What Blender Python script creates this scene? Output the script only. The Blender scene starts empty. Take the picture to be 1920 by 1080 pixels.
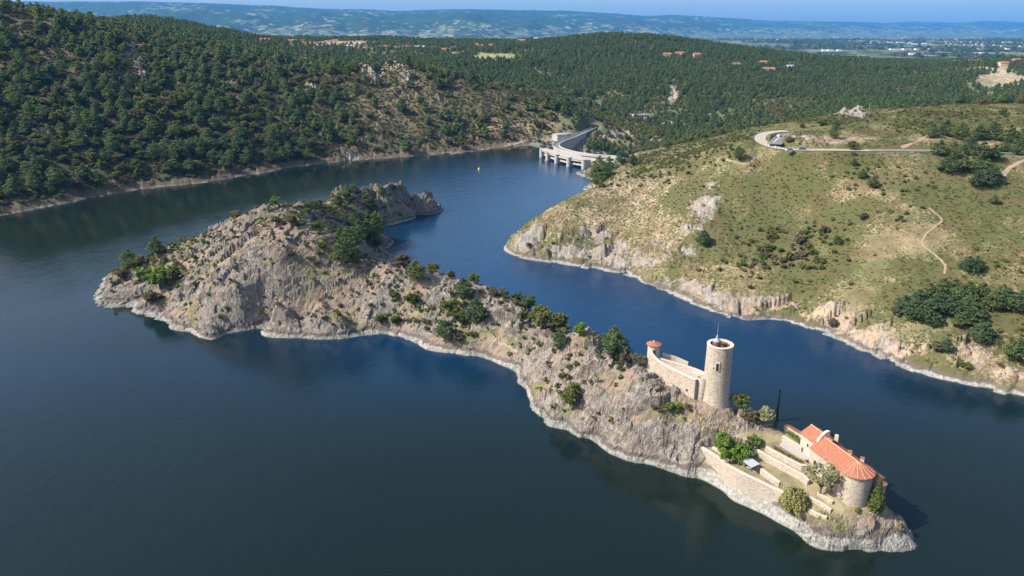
import bpy, math, random
import numpy as np
from mathutils import Vector, Matrix

# ------------------------------------------------------------------ camera, sky, sun, exposure
SC = bpy.context.scene
COL = SC.collection
FOC, CAMZ, PITCH = 1400.0, 130.0, math.radians(19.2)      # focal length in 1920-wide pixels
cam_d = bpy.data.cameras.new('camera'); cam = bpy.data.objects.new('camera', cam_d); COL.objects.link(cam)
cam.location = (0, 0, CAMZ); cam.rotation_euler = (math.pi / 2 - PITCH, 0, 0)
cam_d.sensor_width = 36; cam_d.lens = 36 * FOC / 1920; cam_d.clip_start = 1; cam_d.clip_end = 80000
SC.camera = cam
SUN_AZ, SUN_EL = math.radians(256), math.radians(42)
W = bpy.data.worlds.new('World'); SC.world = W; W.use_nodes = True
wn = W.node_tree.nodes; wl = W.node_tree.links
sky = wn.new('ShaderNodeTexSky'); sky.sky_type = 'NISHITA'; sky.sun_disc = False
sky.sun_elevation = SUN_EL; sky.sun_rotation = SUN_AZ; sky.altitude = 500; sky.air_density = 1.0; sky.dust_density = 3.0; sky.ozone_density = 0.6
wn['Background'].inputs['Strength'].default_value = 0.145
wl.new(sky.outputs[0], wn['Background'].inputs[0])
sun_d = bpy.data.lights.new('sun', 'SUN'); sun_d.energy = 4.95; sun_d.angle = math.radians(0.53); sun_d.color = (1, 0.95, 0.87)
sun = bpy.data.objects.new('sun', sun_d); COL.objects.link(sun)
sd = Vector((math.sin(SUN_AZ) * math.cos(SUN_EL), math.cos(SUN_AZ) * math.cos(SUN_EL), math.sin(SUN_EL)))
sun.rotation_euler = sd.to_track_quat('Z', 'Y').to_euler()
SC.view_settings.view_transform = 'Standard'; SC.view_settings.look = 'None'
SC.view_settings.exposure = 0.66; SC.view_settings.gamma = 1
SC.cycles.use_denoising = True
SC.cycles.max_bounces = 5; SC.cycles.diffuse_bounces = 2; SC.cycles.glossy_bounces = 2
SC.cycles.transmission_bounces = 3; SC.cycles.volume_bounces = 0; SC.cycles.transparent_max_bounces = 6
SC.cycles.caustics_reflective = False; SC.cycles.caustics_refractive = False
SC.cycles.use_adaptive_sampling = False

# ------------------------------------------------------------------ picture <-> place
sP, cP = math.sin(PITCH), math.cos(PITCH)
def ray(px, py):
    u = (px - 960) / FOC; v = (540 - py) / FOC
    return u, cP + v * sP, -sP + v * cP
def P(px, py, z=0.0):                       # the point at height z that shows at this pixel
    x, y, w = ray(px, py); D = (z - CAMZ) / w
    return (x * D, y * D, z)
def PD(px, py, D):                          # the point at depth D
    x, y, w = ray(px, py); return (x * D, y * D, CAMZ + w * D)
def proj(x, y, z):
    dz = z - CAMZ; d = y * cP - dz * sP
    return 960 + FOC * x / d, 540 - FOC * (y * sP + dz * cP) / d, d
def sstep(a, b, x):
    t = np.clip((x - a) / (b - a), 0, 1); return t * t * (3 - 2 * t)

# ------------------------------------------------------------------ noise
def _h(ix, iy, s):
    n = (ix.astype(np.int64) * 374761393 + iy.astype(np.int64) * 668265263 + s * 1442695041) & 0xffffffff
    n = ((n ^ (n >> 13)) * 1274126177) & 0xffffffff
    n = ((n ^ (n >> 15)) * 2246822519) & 0xffffffff
    return ((n ^ (n >> 16)) & 0xffffff) / float(0x1000000)
def perlin(x, y, s=0):
    x = np.asarray(x, float); y = np.asarray(y, float)
    ix = np.floor(x); iy = np.floor(y); fx = x - ix; fy = y - iy
    def g(a, b):
        t = _h(ix + a, iy + b, s) * 2 * np.pi
        return np.cos(t) * (fx - a) + np.sin(t) * (fy - b)
    u = fx * fx * fx * (fx * (fx * 6 - 15) + 10); v = fy * fy * fy * (fy * (fy * 6 - 15) + 10)
    return 1.5 * ((g(0, 0) * (1 - u) + g(1, 0) * u) * (1 - v) + (g(0, 1) * (1 - u) + g(1, 1) * u) * v)
def fbm(x, y, wl_, oct=4, s=0, gain=0.5):
    r = 0; a = 1.0; f = 1.0 / wl_
    for k in range(oct):
        r = r + a * perlin(x * f + 17.3 * k, y * f - 9.1 * k, s + k); a *= gain; f *= 2.03
    return r
def ridged(x, y, wl_, oct=4, s=0):
    r = 0; a = 1.0; f = 1.0 / wl_
    for k in range(oct):
        r = r + a * (1 - 2 * np.abs(perlin(x * f + 7.7 * k, y * f, s + k))); a *= 0.5; f *= 2.1
    return r
def facets(x, y, cell, s=0, tilt=0.6, ang=0.5, st=1.7):
    """broken rock: every Voronoi cell is a tilted plane of its own height"""
    ca, sa = math.cos(ang), math.sin(ang)
    u = (x * ca + y * sa) / (cell * st); v = (-x * sa + y * ca) / cell
    ix = np.floor(u); iy = np.floor(v)
    best = np.full(np.shape(u), 9e9); out = np.zeros(np.shape(u))
    for a in (-1, 0, 1):
        for b in (-1, 0, 1):
            cx = ix + a + _h(ix + a, iy + b, s); cy = iy + b + _h(ix + a, iy + b, s + 1)
            d = (u - cx) ** 2 + (v - cy) ** 2
            h = _h(ix + a, iy + b, s + 2) - 0.5 + tilt * ((u - cx) * (_h(ix + a, iy + b, s + 3) * 2 - 1.3) + (v - cy) * (_h(ix + a, iy + b, s + 4) * 2 - 1))
            m = d < best; best = np.where(m, d, best); out = np.where(m, h, out)
    return out * cell

class RBF:
    def __init__(self, pts, c=12.0):
        p = np.array(pts, float); self.p = p[:, :2]; self.c = c
        self.m = p[:, 2].mean()
        d = np.hypot(p[:, None, 0] - p[None, :, 0], p[:, None, 1] - p[None, :, 1])
        A = -np.sqrt(d * d + c * c) + np.eye(len(p)) * 1.5
        n = len(p); B = np.zeros((n + 3, n + 3)); B[:n, :n] = A
        Q = np.c_[np.ones(n), p[:, :2] / 1000]; B[:n, n:] = Q; B[n:, :n] = Q.T
        s = np.linalg.solve(B, np.r_[p[:, 2], 0, 0, 0]); self.w = s[:n]; self.q = s[n:]
    def __call__(self, x, y):
        x = np.asarray(x, float); y = np.asarray(y, float); sh = x.shape; x = x.ravel(); y = y.ravel(); out = np.empty(len(x))
        for i in range(0, len(x), 20000):
            a = x[i:i + 20000, None] - self.p[None, :, 0]; b = y[i:i + 20000, None] - self.p[None, :, 1]
            out[i:i + 20000] = -np.sqrt(a * a + b * b + self.c ** 2) @ self.w + self.q[0] + (self.q[1] * x[i:i + 20000] + self.q[2] * y[i:i + 20000]) / 1000
        return out.reshape(sh)
def in_poly(x, y, poly):
    r = np.zeros(np.shape(x), bool); n = len(poly)
    for i in range(n):
        (x0, y0), (x1, y1) = poly[i][:2], poly[(i + 1) % n][:2]
        c = ((y0 > y) != (y1 > y)); t = np.where(c, (x1 - x0) * (y - y0) / ((y1 - y0) if y1 != y0 else 1e-9) + x0, -9e9)
        r ^= c & (x < t)
    return r
def poly_dist(x, y, pl):                    # distance to a polyline and interpolated z
    best = np.full(np.shape(x), 9e9); z = np.zeros(np.shape(x))
    for a, b in zip(pl[:-1], pl[1:]):
        dx, dy = b[0] - a[0], b[1] - a[1]; L = dx * dx + dy * dy + 1e-9
        t = np.clip(((x - a[0]) * dx + (y - a[1]) * dy) / L, 0, 1)
        d = np.hypot(x - a[0] - t * dx, y - a[1] - t * dy); m = d < best
        best = np.where(m, d, best); z = np.where(m, a[2] + t * (b[2] - a[2]), z)
    return best, z
def blobs(px, py, L):                       # soft patches on the ground
    r = 0
    for (cx, cy, rx, ry, w) in L:
        r = np.maximum(r, w * np.exp(-(((px - cx) / rx) ** 2 + ((py - cy) / ry) ** 2)))
    return r
# ------------------------------------------------------------------ lie of the land: mainland
def slp(px, pys, py, m):                    # on the slope m rising from the shore below it
    Ds = -CAMZ / ray(px, pys)[2]; w = ray(px, py)[2]
    D = (CAMZ + m * Ds) / (m - w); return PD(px, py, D)
LB = [(-420, 520), (-200, 455), (-100, 428), (0, 405), (100, 386), (200, 366), (300, 351), (375, 343), (470, 328), (560, 312), (640, 303), (720, 297), (800, 291), (870, 286), (930, 278), (985, 273), (1025, 268)]
RB = [(1103, 362), (1098, 345), (1086, 326), (1110, 312), (1150, 303)]
RS = [(950, 475), (975, 482), (1000, 489), (1040, 494), (1080, 500), (1115, 504), (1150, 510), (1180, 519), (1210, 530), (1245, 546), (1280, 560), (1330, 580), (1370, 597), (1420, 599), (1470, 601), (1510, 612), (1540, 625), (1600, 650), (1680, 685), (1730, 702), (1780, 716), (1860, 732), (1920, 746), (2100, 800), (2400, 920)]
pts = []
for q in LB + RB + RS: pts.append(P(*q, 0))
for (a, b) in RS[:-1]: x, y, z = P(a, b + 24, 0); pts.append((x, y, -8))
for (a, b) in LB[2:-1]: x, y, z = P(a, b + 12, 0); pts.append((x, y, -9))
for q in [(600, 560), (300, 700), (900, 900), (1500, 1060), (1300, 700), (1000, 640), (850, 560), (100, 600), (900, 330), (1000, 400), (600, 350), (1650, 800), (500, 450)]: x, y, z = P(*q, 0); pts.append((x, y, -16))
for q in [(0, 200, 0.52), (150, 230, .55), (300, 230, 0.55), (450, 230, .5), (600, 220, .45), (720, 215, .42), (850, 225, .36)]:
    ys = np.interp(q[0], [a for a, b in LB], [b for a, b in LB]); pts.append(slp(q[0], ys, q[1], q[2]))
for q in [(-300, -20, 900), (-100, 0, 860), (0, 18, 850), (60, 27, 855), (110, 36, 865), (142, 46, 880), (160, 75, 900), (200, 60, 950), (300, 74, 980), (400, 88, 1000), (480, 110, 1020), (560, 121, 1050), (640, 130, 1040),
          (690, 126, 990), (770, 127, 985), (830, 140, 980), (900, 156, 980), (980, 181, 965), (1040, 202, 945), (1080, 222, 930),
          (200, 42, 1480), (260, 40, 1500), (330, 45, 1500), (400, 55, 1500), (470, 71, 1500), (500, 119, 1260), (600, 126, 1250), (720, 129, 1250), (800, 133, 1250),
          (500, 77, 2300), (700, 74, 2400), (860, 78, 2350), (560, 90, 1700), (700, 94, 1650), (820, 99, 1600), (900, 98, 1600), (900, 108, 1450), (850, 118, 1350),
          (955, 86, 1800), (1040, 77, 1780), (1100, 71, 1750), (1160, 69, 1750), (1250, 72, 1750), (1340, 85, 1760), (1440, 101, 1770), (1530, 109, 1800), (1620, 117, 1800), (1700, 121, 1800), (1790, 131, 1760),
          (1060, 150, 1330), (1200, 150, 1300), (1200, 110, 1520), (1350, 140, 1330), (1450, 130, 1430), (1560, 150, 1350), (1700, 150, 1400),
          (870, 155, 1200), (950, 180, 1100), (1050, 204, 1070), (1200, 240, 1040), (1300, 252, 1000), (1400, 243, 940), (1500, 219, 930), (1600, 200, 980), (1700, 196, 1040), (1800, 186, 1100),
          (1840, 124, 1500), (1920, 132, 1350), (1920, 112, 1900), (2200, 130, 1400), (1840, 140, 1250), (1900, 178, 1050), (1845, 172, 1120), (2200, 190, 1000),
          (1200, 262, 900), (1280, 262, 860), (1180, 290, 800), (1120, 275, 860)]: pts.append(PD(*q))
for q in [(1140, 325, 14), (1130, 350, 10), (1200, 305, 24), (1260, 280, 33), (1330, 262, 42), (1390, 252, 52), (1180, 345, 16),
          (953, 458, 5), (972, 434, 11), (1002, 413, 17), (1064, 389, 26), (1127, 363, 33), (1199, 332, 41), (1272, 312, 48), (1324, 299, 54), (1390, 285, 61),
          (1425, 268, 65), (1430, 255, 65.5), (1470, 250, 66), (1479, 281, 64), (1520, 283, 64), (1700, 286, 64), (1800, 287, 64), (1900, 288, 64), (2100, 300, 63),
          (1500, 227, 66), (1570, 222, 68), (1630, 208, 70), (1700, 203, 72), (1800, 200, 73), (1920, 196, 74), (2100, 200, 75),
          (1560, 262, 66.5), (1650, 250, 68), (1800, 245, 70), (1900, 240, 71)]: pts.append(P(*q))
for a, rows in {980: [(455, .9)], 1080: [(450, .75)], 1150: [(470, .8), (420, .62)], 1250: [(500, .85), (430, .62), (370, .6)], 1350: [(550, .85), (450, .62), (360, .6)],
                1450: [(560, .8), (470, .63), (380, .62), (310, .64)], 1550: [(585, .9), (500, .65), (400, .6)], 1650: [(620, .95), (520, .62), (400, .58)],
                1750: [(650, .9), (540, .58), (410, .54)], 1860: [(675, .9), (560, .55), (420, .5)], 1960: [(700, .8), (560, .5)]}.items():
    ys = np.interp(a, [q[0] for q in RS], [q[1] for q in RS])
    for (b, m) in rows: pts.append(slp(a, ys, b, m))
# far side of the valley behind the left ridge, and the gorge below the dam
pts += [(92, 800, -14), (105, 850, -16), (125, 905, -8), (-60, 2700, 60), (-1300, 2700, 60), (1000, 2600, 0), (-900, 1100, 150), (-1200, 800, 160), (-700, 520, 20), (2000, 2600, 0), (900, 700, 72), (500, 300, 30), (450, 120, 10), (900, 1500, 62), (1800, 1400, 62)]
for q in [(938, 478, -6), (925, 460, -8), (940, 447, -7), (955, 431, -7), (978, 412, -7), (1010, 398, -7), (1050, 380, -7), (940, 500, -8), (900, 470, -12), (1100, 355, -5)]: pts.append(P(*q))
base_rbf = RBF(pts)

def march(fn, px, py, d0=150, d1=3200, k=1.006):
    """where the pixel's line of sight first meets the land fn"""
    px = np.atleast_1d(np.asarray(px, float)); py = np.atleast_1d(np.asarray(py, float))
    u, a, w = ray(px, py); D = d0 * k ** np.arange(int(math.log(d1 / d0) / math.log(k)))
    X = u[:, None] * D; Y = a[:, None] * D; Z = CAMZ + w[:, None] * D
    hit = Z < np.maximum(fn(X, Y), 0) ; i = np.argmax(hit, 1); i = np.where(hit.any(1), i, len(D) - 1)
    lo = D[np.maximum(i - 1, 0)]; hi = D[i]
    for _ in range(9):
        m = (lo + hi) / 2; b = CAMZ + w * m < fn(u * m, a * m); hi = np.where(b, m, hi); lo = np.where(b, lo, m)
    return np.c_[u * hi, a * hi, fn(u * hi, a * hi)]

def pl_world(fn, pl, z=None):
    r = march(fn, [q[0] for q in pl], [q[1] for q in pl]); return [tuple(v) for v in r]
ROAD = [P(*q) for q in [(2080, 296, 63.5), (1985, 292, 63.6), (1900, 288, 64), (1860, 285, 64), (1800, 283, 64), (1740, 282.5, 64), (1680, 282, 64), (1620, 282, 64), (1560, 281, 64), (1515, 281, 64), (1480, 280, 64.2), (1452, 276, 64.4), (1432, 268, 64.8), (1425, 260, 65.1), (1431, 252, 65.4), (1450, 247.5, 65.7), (1475, 245.5, 65.9)]]
PARK = [P(*q, 65.6) for q in [(1440, 268), (1446, 258), (1464, 250), (1492, 246), (1472, 262), (1462, 270)]]
TRK = {}
def spline(pl, n=8):
    p = np.array(pl, float); p = np.vstack([2 * p[0] - p[1], p, 2 * p[-1] - p[-2]]); out = []
    for i in range(1, len(p) - 2):
        for t in np.arange(n) / n:
            out.append(0.5 * ((2 * p[i]) + (-p[i - 1] + p[i + 1]) * t + (2 * p[i - 1] - 5 * p[i] + 4 * p[i + 1] - p[i + 2]) * t * t + (-p[i - 1] + 3 * p[i] - 3 * p[i + 1] + p[i + 2]) * t ** 3))
    out.append(p[-2]); return np.array(out)
ROAD_S = spline(ROAD, 6)
DAM = spline([P(a, b, 10) for a, b in [(1168, 297), (1145, 294), (1118, 292), (1092, 289), (1066, 284), (1048, 278), (1043, 272), (1054, 265), (1076, 257), (1096, 248), (1117, 238)]], 8)

SKX = [-400, 0, 40, 300, 500, 600, 700, 760, 850, 960, 1060, 1130, 1215, 1260, 1340, 1420, 1500, 1600, 1660, 1700, 1800, 1870, 1920, 2400]
SKY_ = [8, 6, 3, 3, 10, 16, 17.5, 20, 17, 18.5, 20, 24, 30, 27, 32, 37, 40, 40.5, 43, 40.5, 42, 38, 39, 36]
def mountains(x, y):
    D = y * cP + 0.001; px = 960 + FOC * x / np.maximum(D, 100)
    Df = np.interp(px, [0, 500, 900, 1200, 1500, 1900], [8800, 8600, 9300, 12500, 17500, 20500]); Df = Df + 900 * fbm(px, px * 0, 160, 3, 5)
    Dc = np.interp(px, [0, 900, 1200, 1500, 1900], [15500, 17000, 20500, 24500, 27500])
    pc = np.interp(px, SKX, SKY_) + 0.9 * fbm(px, px * 0 + 3.3, 70, 4, 8)
    zc = CAMZ + (-sP + (540 - pc) / FOC * cP) * Dc
    t = (D - Df) / (Dc - Df); tt = np.clip(t, 0, 1)
    z = -20 + (zc + 20) * tt ** 1.25
    n = ridged(x, y, 2600, 4, 31) * 0.5 + fbm(x, y, 700, 3, 77) * 0.25
    z = z + n * (zc + 20) * 0.30 * np.clip(tt * 4, 0, 1) * np.clip((1 - tt) * 2.2, 0, 1)
    z = np.where(t > 1, -20 + (zc + 20) * np.clip(1 - (t - 1) * 1.6, 0, 1), z)
    return z

LBX = [a for a, b in LB]
ROCKS = [(1320, 385, 45, 38, 1.0), (1300, 430, 35, 22, 1.0), (985, 455, 36, 34, 1.0), (1100, 440, 60, 22, .8), (1070, 470, 90, 22, .9), (1140, 480, 60, 30, .9), (1280, 490, 70, 30, .6), (1310, 530, 60, 30, .5),
         (1200, 485, 120, 26, .8), (1400, 565, 80, 22, .85), (1240, 455, 40, 18, .7), (1125, 440, 32, 20, 1), (1165, 462, 26, 20, 1), (1335, 345, 26, 16, .8), (1005, 440, 26, 20, 1), (1370, 455, 30, 14, .6), (1290, 470, 40, 18, .8), (1470, 570, 70, 26, .9), (1560, 590, 90, 30, .9), (1640, 625, 90, 35, .8), (1720, 650, 80, 40, .7), (1820, 660, 60, 45, .9), (1890, 700, 60, 30, .9), (1510, 262, 60, 9, .8), (1600, 213, 45, 7, 1), (1705, 197, 16, 5, .8), (1330, 372, 30, 20, 1),
         (700, 135, 30, 22, 1.1), (765, 150, 22, 26, 1), (745, 125, 50, 12, .9), (575, 130, 22, 14, 1), (585, 175, 18, 30, .9), (245, 95, 30, 16, 1), (90, 240, 26, 24, .9), (20, 70, 40, 26, .7), (110, 105, 60, 24, .6), (265, 135, 16, 26, 1), (820, 190, 20, 14, .8), (660, 295, 20, 12, 1),
         (1262, 178, 13, 24, 1.1), (1850, 160, 36, 18, .5), (700, 250, 30, 25, .6), (480, 265, 30, 30, .5), (1000, 245, 40, 12, .5), (1150, 340, 20, 12, .7), (1180, 315, 40, 10, .6)]
def mainland_full(x, y):
    x = np.asarray(x, float); y = np.asarray(y, float)
    z0 = base_rbf(x, y)
    D = y * cP - (z0 - CAMZ) * sP; D = np.maximum(D, 50)
    px, py, _ = proj(x, y, z0)
    up = sstep(1, 22, z0)
    left = sstep(120, -80, x) * sstep(300, 520, y) * (y < 1250)
    rock = blobs(px, py, ROCKS) * (y < 1400)
    rock = np.maximum(rock, 0.55 * sstep(.25, .6, fbm(x, y, 70, 3, 41)) * left)
    rock = np.maximum(rock, (0.85 - .5 * left) * sstep(11, 5, z0) * (y < 1000) * sstep(-.5, .1, fbm(x, y, 40, 2, 12)))
    near = sstep(1500, 900, y)
    z = z0 + up * near * (left * (5 * ridged(x, y, 110, 3, 3) - 2.5 + 2.4 * fbm(x, y, 30, 3, 4)) * 0.8 + (1 - left) * 1.6 * fbm(x, y, 45, 4, 9))
    z = z + up * sstep(1000, 1300, y) * 5 * fbm(x, y, 160, 3, 21)
    rk = np.clip(rock, 0, 1)
    near_r = (y < 1400)
    z = z + near_r * rk * sstep(-1, 3, z0) * (0.6 * facets(x, y + z0, 8, 50, .7, .9) + 0.6 * facets(x, y + z0, 3.2, 60, .8, .7)) * (1 + .9 * left)
    z = z + near_r * sstep(6, 1, np.abs(z0)) * .35 * facets(x, y, 5, 70, .5, .3)
    z = z + near_r * 0.22 * fbm(x, y, 3.5, 2, 90) * sstep(0, 4, z0)
    for pl, w, e in ((ROAD_S, 3.4, 4.0),):
        m = (x > 130) & (x < 420) & (y > 380) & (y < 520)
        if m.any():
            d, zz = poly_dist(x[m], y[m], pl[::2]); k = sstep(w + e, w, d); z[m] = z[m] * (1 - k) + (zz - .25) * k
    m = in_poly(x, y, PARK); z = np.where(m, 65.3, z)
    m = (x > 20) & (x < 130) & (y > 700) & (y < 1000)         # keep the land below the dam road
    if m.any():
        d, zz = poly_dist(x[m], y[m], DAM[::3]); k = sstep(14, 6, d) * (z[m] > 8.5); z[m] = z[m] * (1 - k) + 8.6 * k
    far = sstep(2500, 3300, y)
    z = z * (1 - far) + far * (-20 + 2 * fbm(x, y, 900, 2, 3))
    m = y > 7500
    if np.any(m): z = np.where(m, np.maximum(mountains(x, y), -20.0 + 0 * x), z)
    return z, rk
def Hm(x, y): return mainland_full(x, y)[0]

# ------------------------------------------------------------------ the island
ISH = [(193, 524), (182, 575), (215, 577), (253, 573), (255, 590), (277, 604), (302, 595), (331, 608), (357, 622), (386, 633), (415, 628), (444, 621), (466, 615), (488, 613), (517, 612), (554, 612), (576, 616), (616, 612), (648, 621), (670, 615), (707, 622), (751, 633), (787, 644), (809, 659), (834, 661), (858, 664), (902, 668), (926, 677), (961, 692), (973, 701), (969, 721), (957, 730), (979, 738), (993, 750), (988, 768), (1030, 795), (1075, 808), (1120, 822), (1160, 857), (1210, 862), (1260, 868), (1300, 890), (1328, 904), (1361, 922), (1375, 940), (1406, 948), (1433, 962), (1456, 976), (1489, 993), (1506, 1011), (1528, 1026), (1567, 1034), (1581, 1029), (1603, 1030), (1622, 1029), (1661, 1026), (1681, 1027), (1700, 1004), (1702, 984)]
ip = [P(a, b) for a, b in ISH]
for a, b in ISH[2:-2]: x, y, z = P(a, b + 34); ip.append((x, y, -9))
IR = [(215, 508, 3, .5), (240, 496, 7, .5), (300, 470, 13, .5), (350, 450, 18, .5), (379, 438, 21, .5), (415, 419, 26, .5), (452, 403, 31, .5), (477, 392, 35, .5), (506, 385, 39, .5), (543, 382, 40, .5), (579, 384, 37, .45)]
for a, b, z, m in IR:
    p = P(a, b, z); ip.append(p); k = 1 + (z / m) / math.hypot(p[0], p[1]); ip.append((p[0] * k, p[1] * k, 0)); ip.append((p[0] * (k + .05), p[1] * (k + .05), -8))
IR2 = [(724, 486, 25, .9), (760, 500, 22, .9), (822, 508, 22, .9), (887, 528, 21, .9), (930, 545, 19, .9), (976, 562, 17, 1), (1035, 608, 14, 1), (1071, 632, 15, 1), (1115, 619, 22, 1.1), (1139, 645, 21, 1.1), (1184, 675, 21, 1.2), (1212, 692, 21, 1.2)]
for a, b, z, m in IR2:
    p = P(a, b, z); ip.append(p); k = 1 + (z / m) / math.hypot(p[0], p[1]); ip.append((p[0] * k, p[1] * k, 0)); ip.append((p[0] * (k + .05), p[1] * (k + .05), -8))
ip += [P(*q) for q in [(600, 388, 34), (640, 385, 27), (690, 402, 18), (612, 372, 22), (627, 353, 25), (643, 366, 19), (662, 362, 20), (682, 366, 19), (700, 370, 18), (716, 366, 19), (729, 355, 22), (745, 364, 17), (765, 364, 16), (790, 360, 16), (812, 364, 13), (823, 372, 8), (827, 384, 0), (816, 393, 0), (780, 407, 0), (751, 417, 0), (718, 424, 0), (712, 436, 4), (718, 446, 0), (719, 468, 0), (705, 440, 9), (680, 430, 18), (690, 470, 22),
     (400, 540, 17), (350, 510, 12), (300, 545, 8), (300, 520, 11), (240, 545, 5), (230, 560, 3), (450, 470, 31), (520, 470, 33), (600, 450, 35), (660, 470, 27), (450, 545, 18), (520, 540, 20), (600, 530, 22), (640, 560, 16), (690, 560, 14), (480, 590, 6), (700, 590, 8), (560, 590, 7), (390, 600, 8), (330, 585, 7),
     (750, 560, 14), (800, 570, 14), (850, 600, 10), (860, 550, 18), (900, 590, 13), (950, 620, 12), (880, 640, 5), (970, 650, 8), (800, 630, 4), (1000, 660, 11), (1040, 720, 11), (1100, 700, 17), (1100, 770, 9), (1030, 770, 5), (1180, 740, 18), (1150, 800, 8), (1200, 800, 11), (1240, 760, 18), (1260, 830, 8), (1300, 810, 14), (1300, 765, 18), (1340, 765, 18.5), (1380, 765, 17), (1410, 790, 16), (1430, 800, 13), (1380, 800, 14), (1420, 832, 10.5)]]
ip += [(*P(a, b)[:2], z) for a, b, z in [(834, 382, -5), (835, 390, -7), (832, 398, -7), (850, 388, -13), (850, 398, -13), (870, 394, -14), (870, 402, -14), (812, 403, -6), (800, 408, -7), (780, 416, -7)]] + [P(*q) for q in [(836, 381, -4), (850, 384, -8), (845, 370, -7), (868, 372, -10), (833, 394, -10), (846, 396, -16), (862, 392, -16), (850, 388, -14), (868, 384, -16), (880, 398, -16), (828, 404, -9), (806, 411, -8), (786, 423, -8), (880, 385, -12)]] + [P(*q) for q in [(1352, 834, 9), (1380, 836, 9.5), (1405, 836, 10), (1365, 815, 11.5), (1395, 815, 12.5), (1420, 815, 12.5)]]
ip += [(400 / 6 - 320, 425, -9), (-240, 425, -10), (-235, 375, -9), (-130, 480, -10), (-150, 540, -12), (-60, 560, -12), (-30, 520, -10), (-45, 470, -9), (-60, 420, -9), (-10, 400, -12), (-215, 480, -12)]
# behind rear lobe
for q in [(627, 356, 22), (680, 364, 19), (729, 358, 20), (790, 364, 14)]:
    p = P(*q); k = 1 + 26 / math.hypot(p[0], p[1]); ip.append((p[0] * k, p[1] * k, 0)); ip.append((p[0] * (k + .04), p[1] * (k + .04), -9))
# castle end: platform and back shore (metres)
ip += [(51, 232, 18), (60, 228, 0), (68, 219, 10), (73, 224, 0), (63.4, 211, 19), (70, 208, 17), (77, 206, 13), (82, 214, 0), (78, 217, 4), (84.5, 209, 11), (88, 212, 0), (86, 202, 11), (92, 206, 0), (97, 196, 0), (93, 198, 4), (95, 188, 8), (102, 188, 0), (99, 180, 7), (103.5, 176, 5), (108, 180, 0), (100, 172, 8), (106, 171, 3),
       (110.5, 175, 0), (93, 170, 8), (88, 172, 8), (82, 172, 6), (86, 165, 4.6), (94, 163, 5), (101, 164, 4.5), (106, 166, 3.4), (76, 176, 5.5), (110, 200, -9), (118, 185, -9), (120, 170, -9), (95, 218, -9), (80, 228, -9), (66, 240, -9), (125, 150, -12), (60, 255, -10)]
GW = [(1311, 859, 844), (1345, 881, 862), (1383, 912, 884), (1420, 928, 902), (1455, 942, 919), (1466, 948, 926)]     # great garden wall: foot and top rows
GWF = [P(a, b, 3.4) for a, b, c in GW]
ZONES = [([(1398, 858), (1427, 879), (1462, 906), (1500, 926), (1515, 905), (1430, 846)], 8.8),
         ([(1425, 847), (1508, 891), (1522, 880), (1440, 836)], 10.6), ([(1436, 838), (1447, 844), (1505, 872), (1530, 868), (1535, 850), (1466, 816)], 12.0), ([(1467, 819), (1504, 840), (1516, 832), (1478, 808)], 13.2)]
ZW = [([q[:2] for q in GWF] + [P(1500, 918, 7.2)[:2], P(1430, 856, 7.2)[:2], P(1345, 836, 7.2)[:2]], 7.2)] + [([P(a, b, z)[:2] for a, b in pl], z) for pl, z in ZONES]
for q in GWF: ip.append((q[0] - .7, q[1] - 1.6, 3.2))
isl_rbf = RBF(ip, 3.0)
HC = np.array((93.2, 174.6)); HA = np.array((-.30, .954)); HB = np.array((.954, .30))   # house: apse centre, axis towards the court, away from the garden
def hpt(s, t, z=0): q = HC + HA * s + HB * t; return (q[0], q[1], z)
GARDEN = [P(a, b, 8)[:2] for a, b in [(1306, 850), (1345, 838), (1425, 835), (1458, 812), (1500, 800), (1660, 880), (1668, 952), (1600, 962), (1520, 945), (1462, 952)]]
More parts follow.
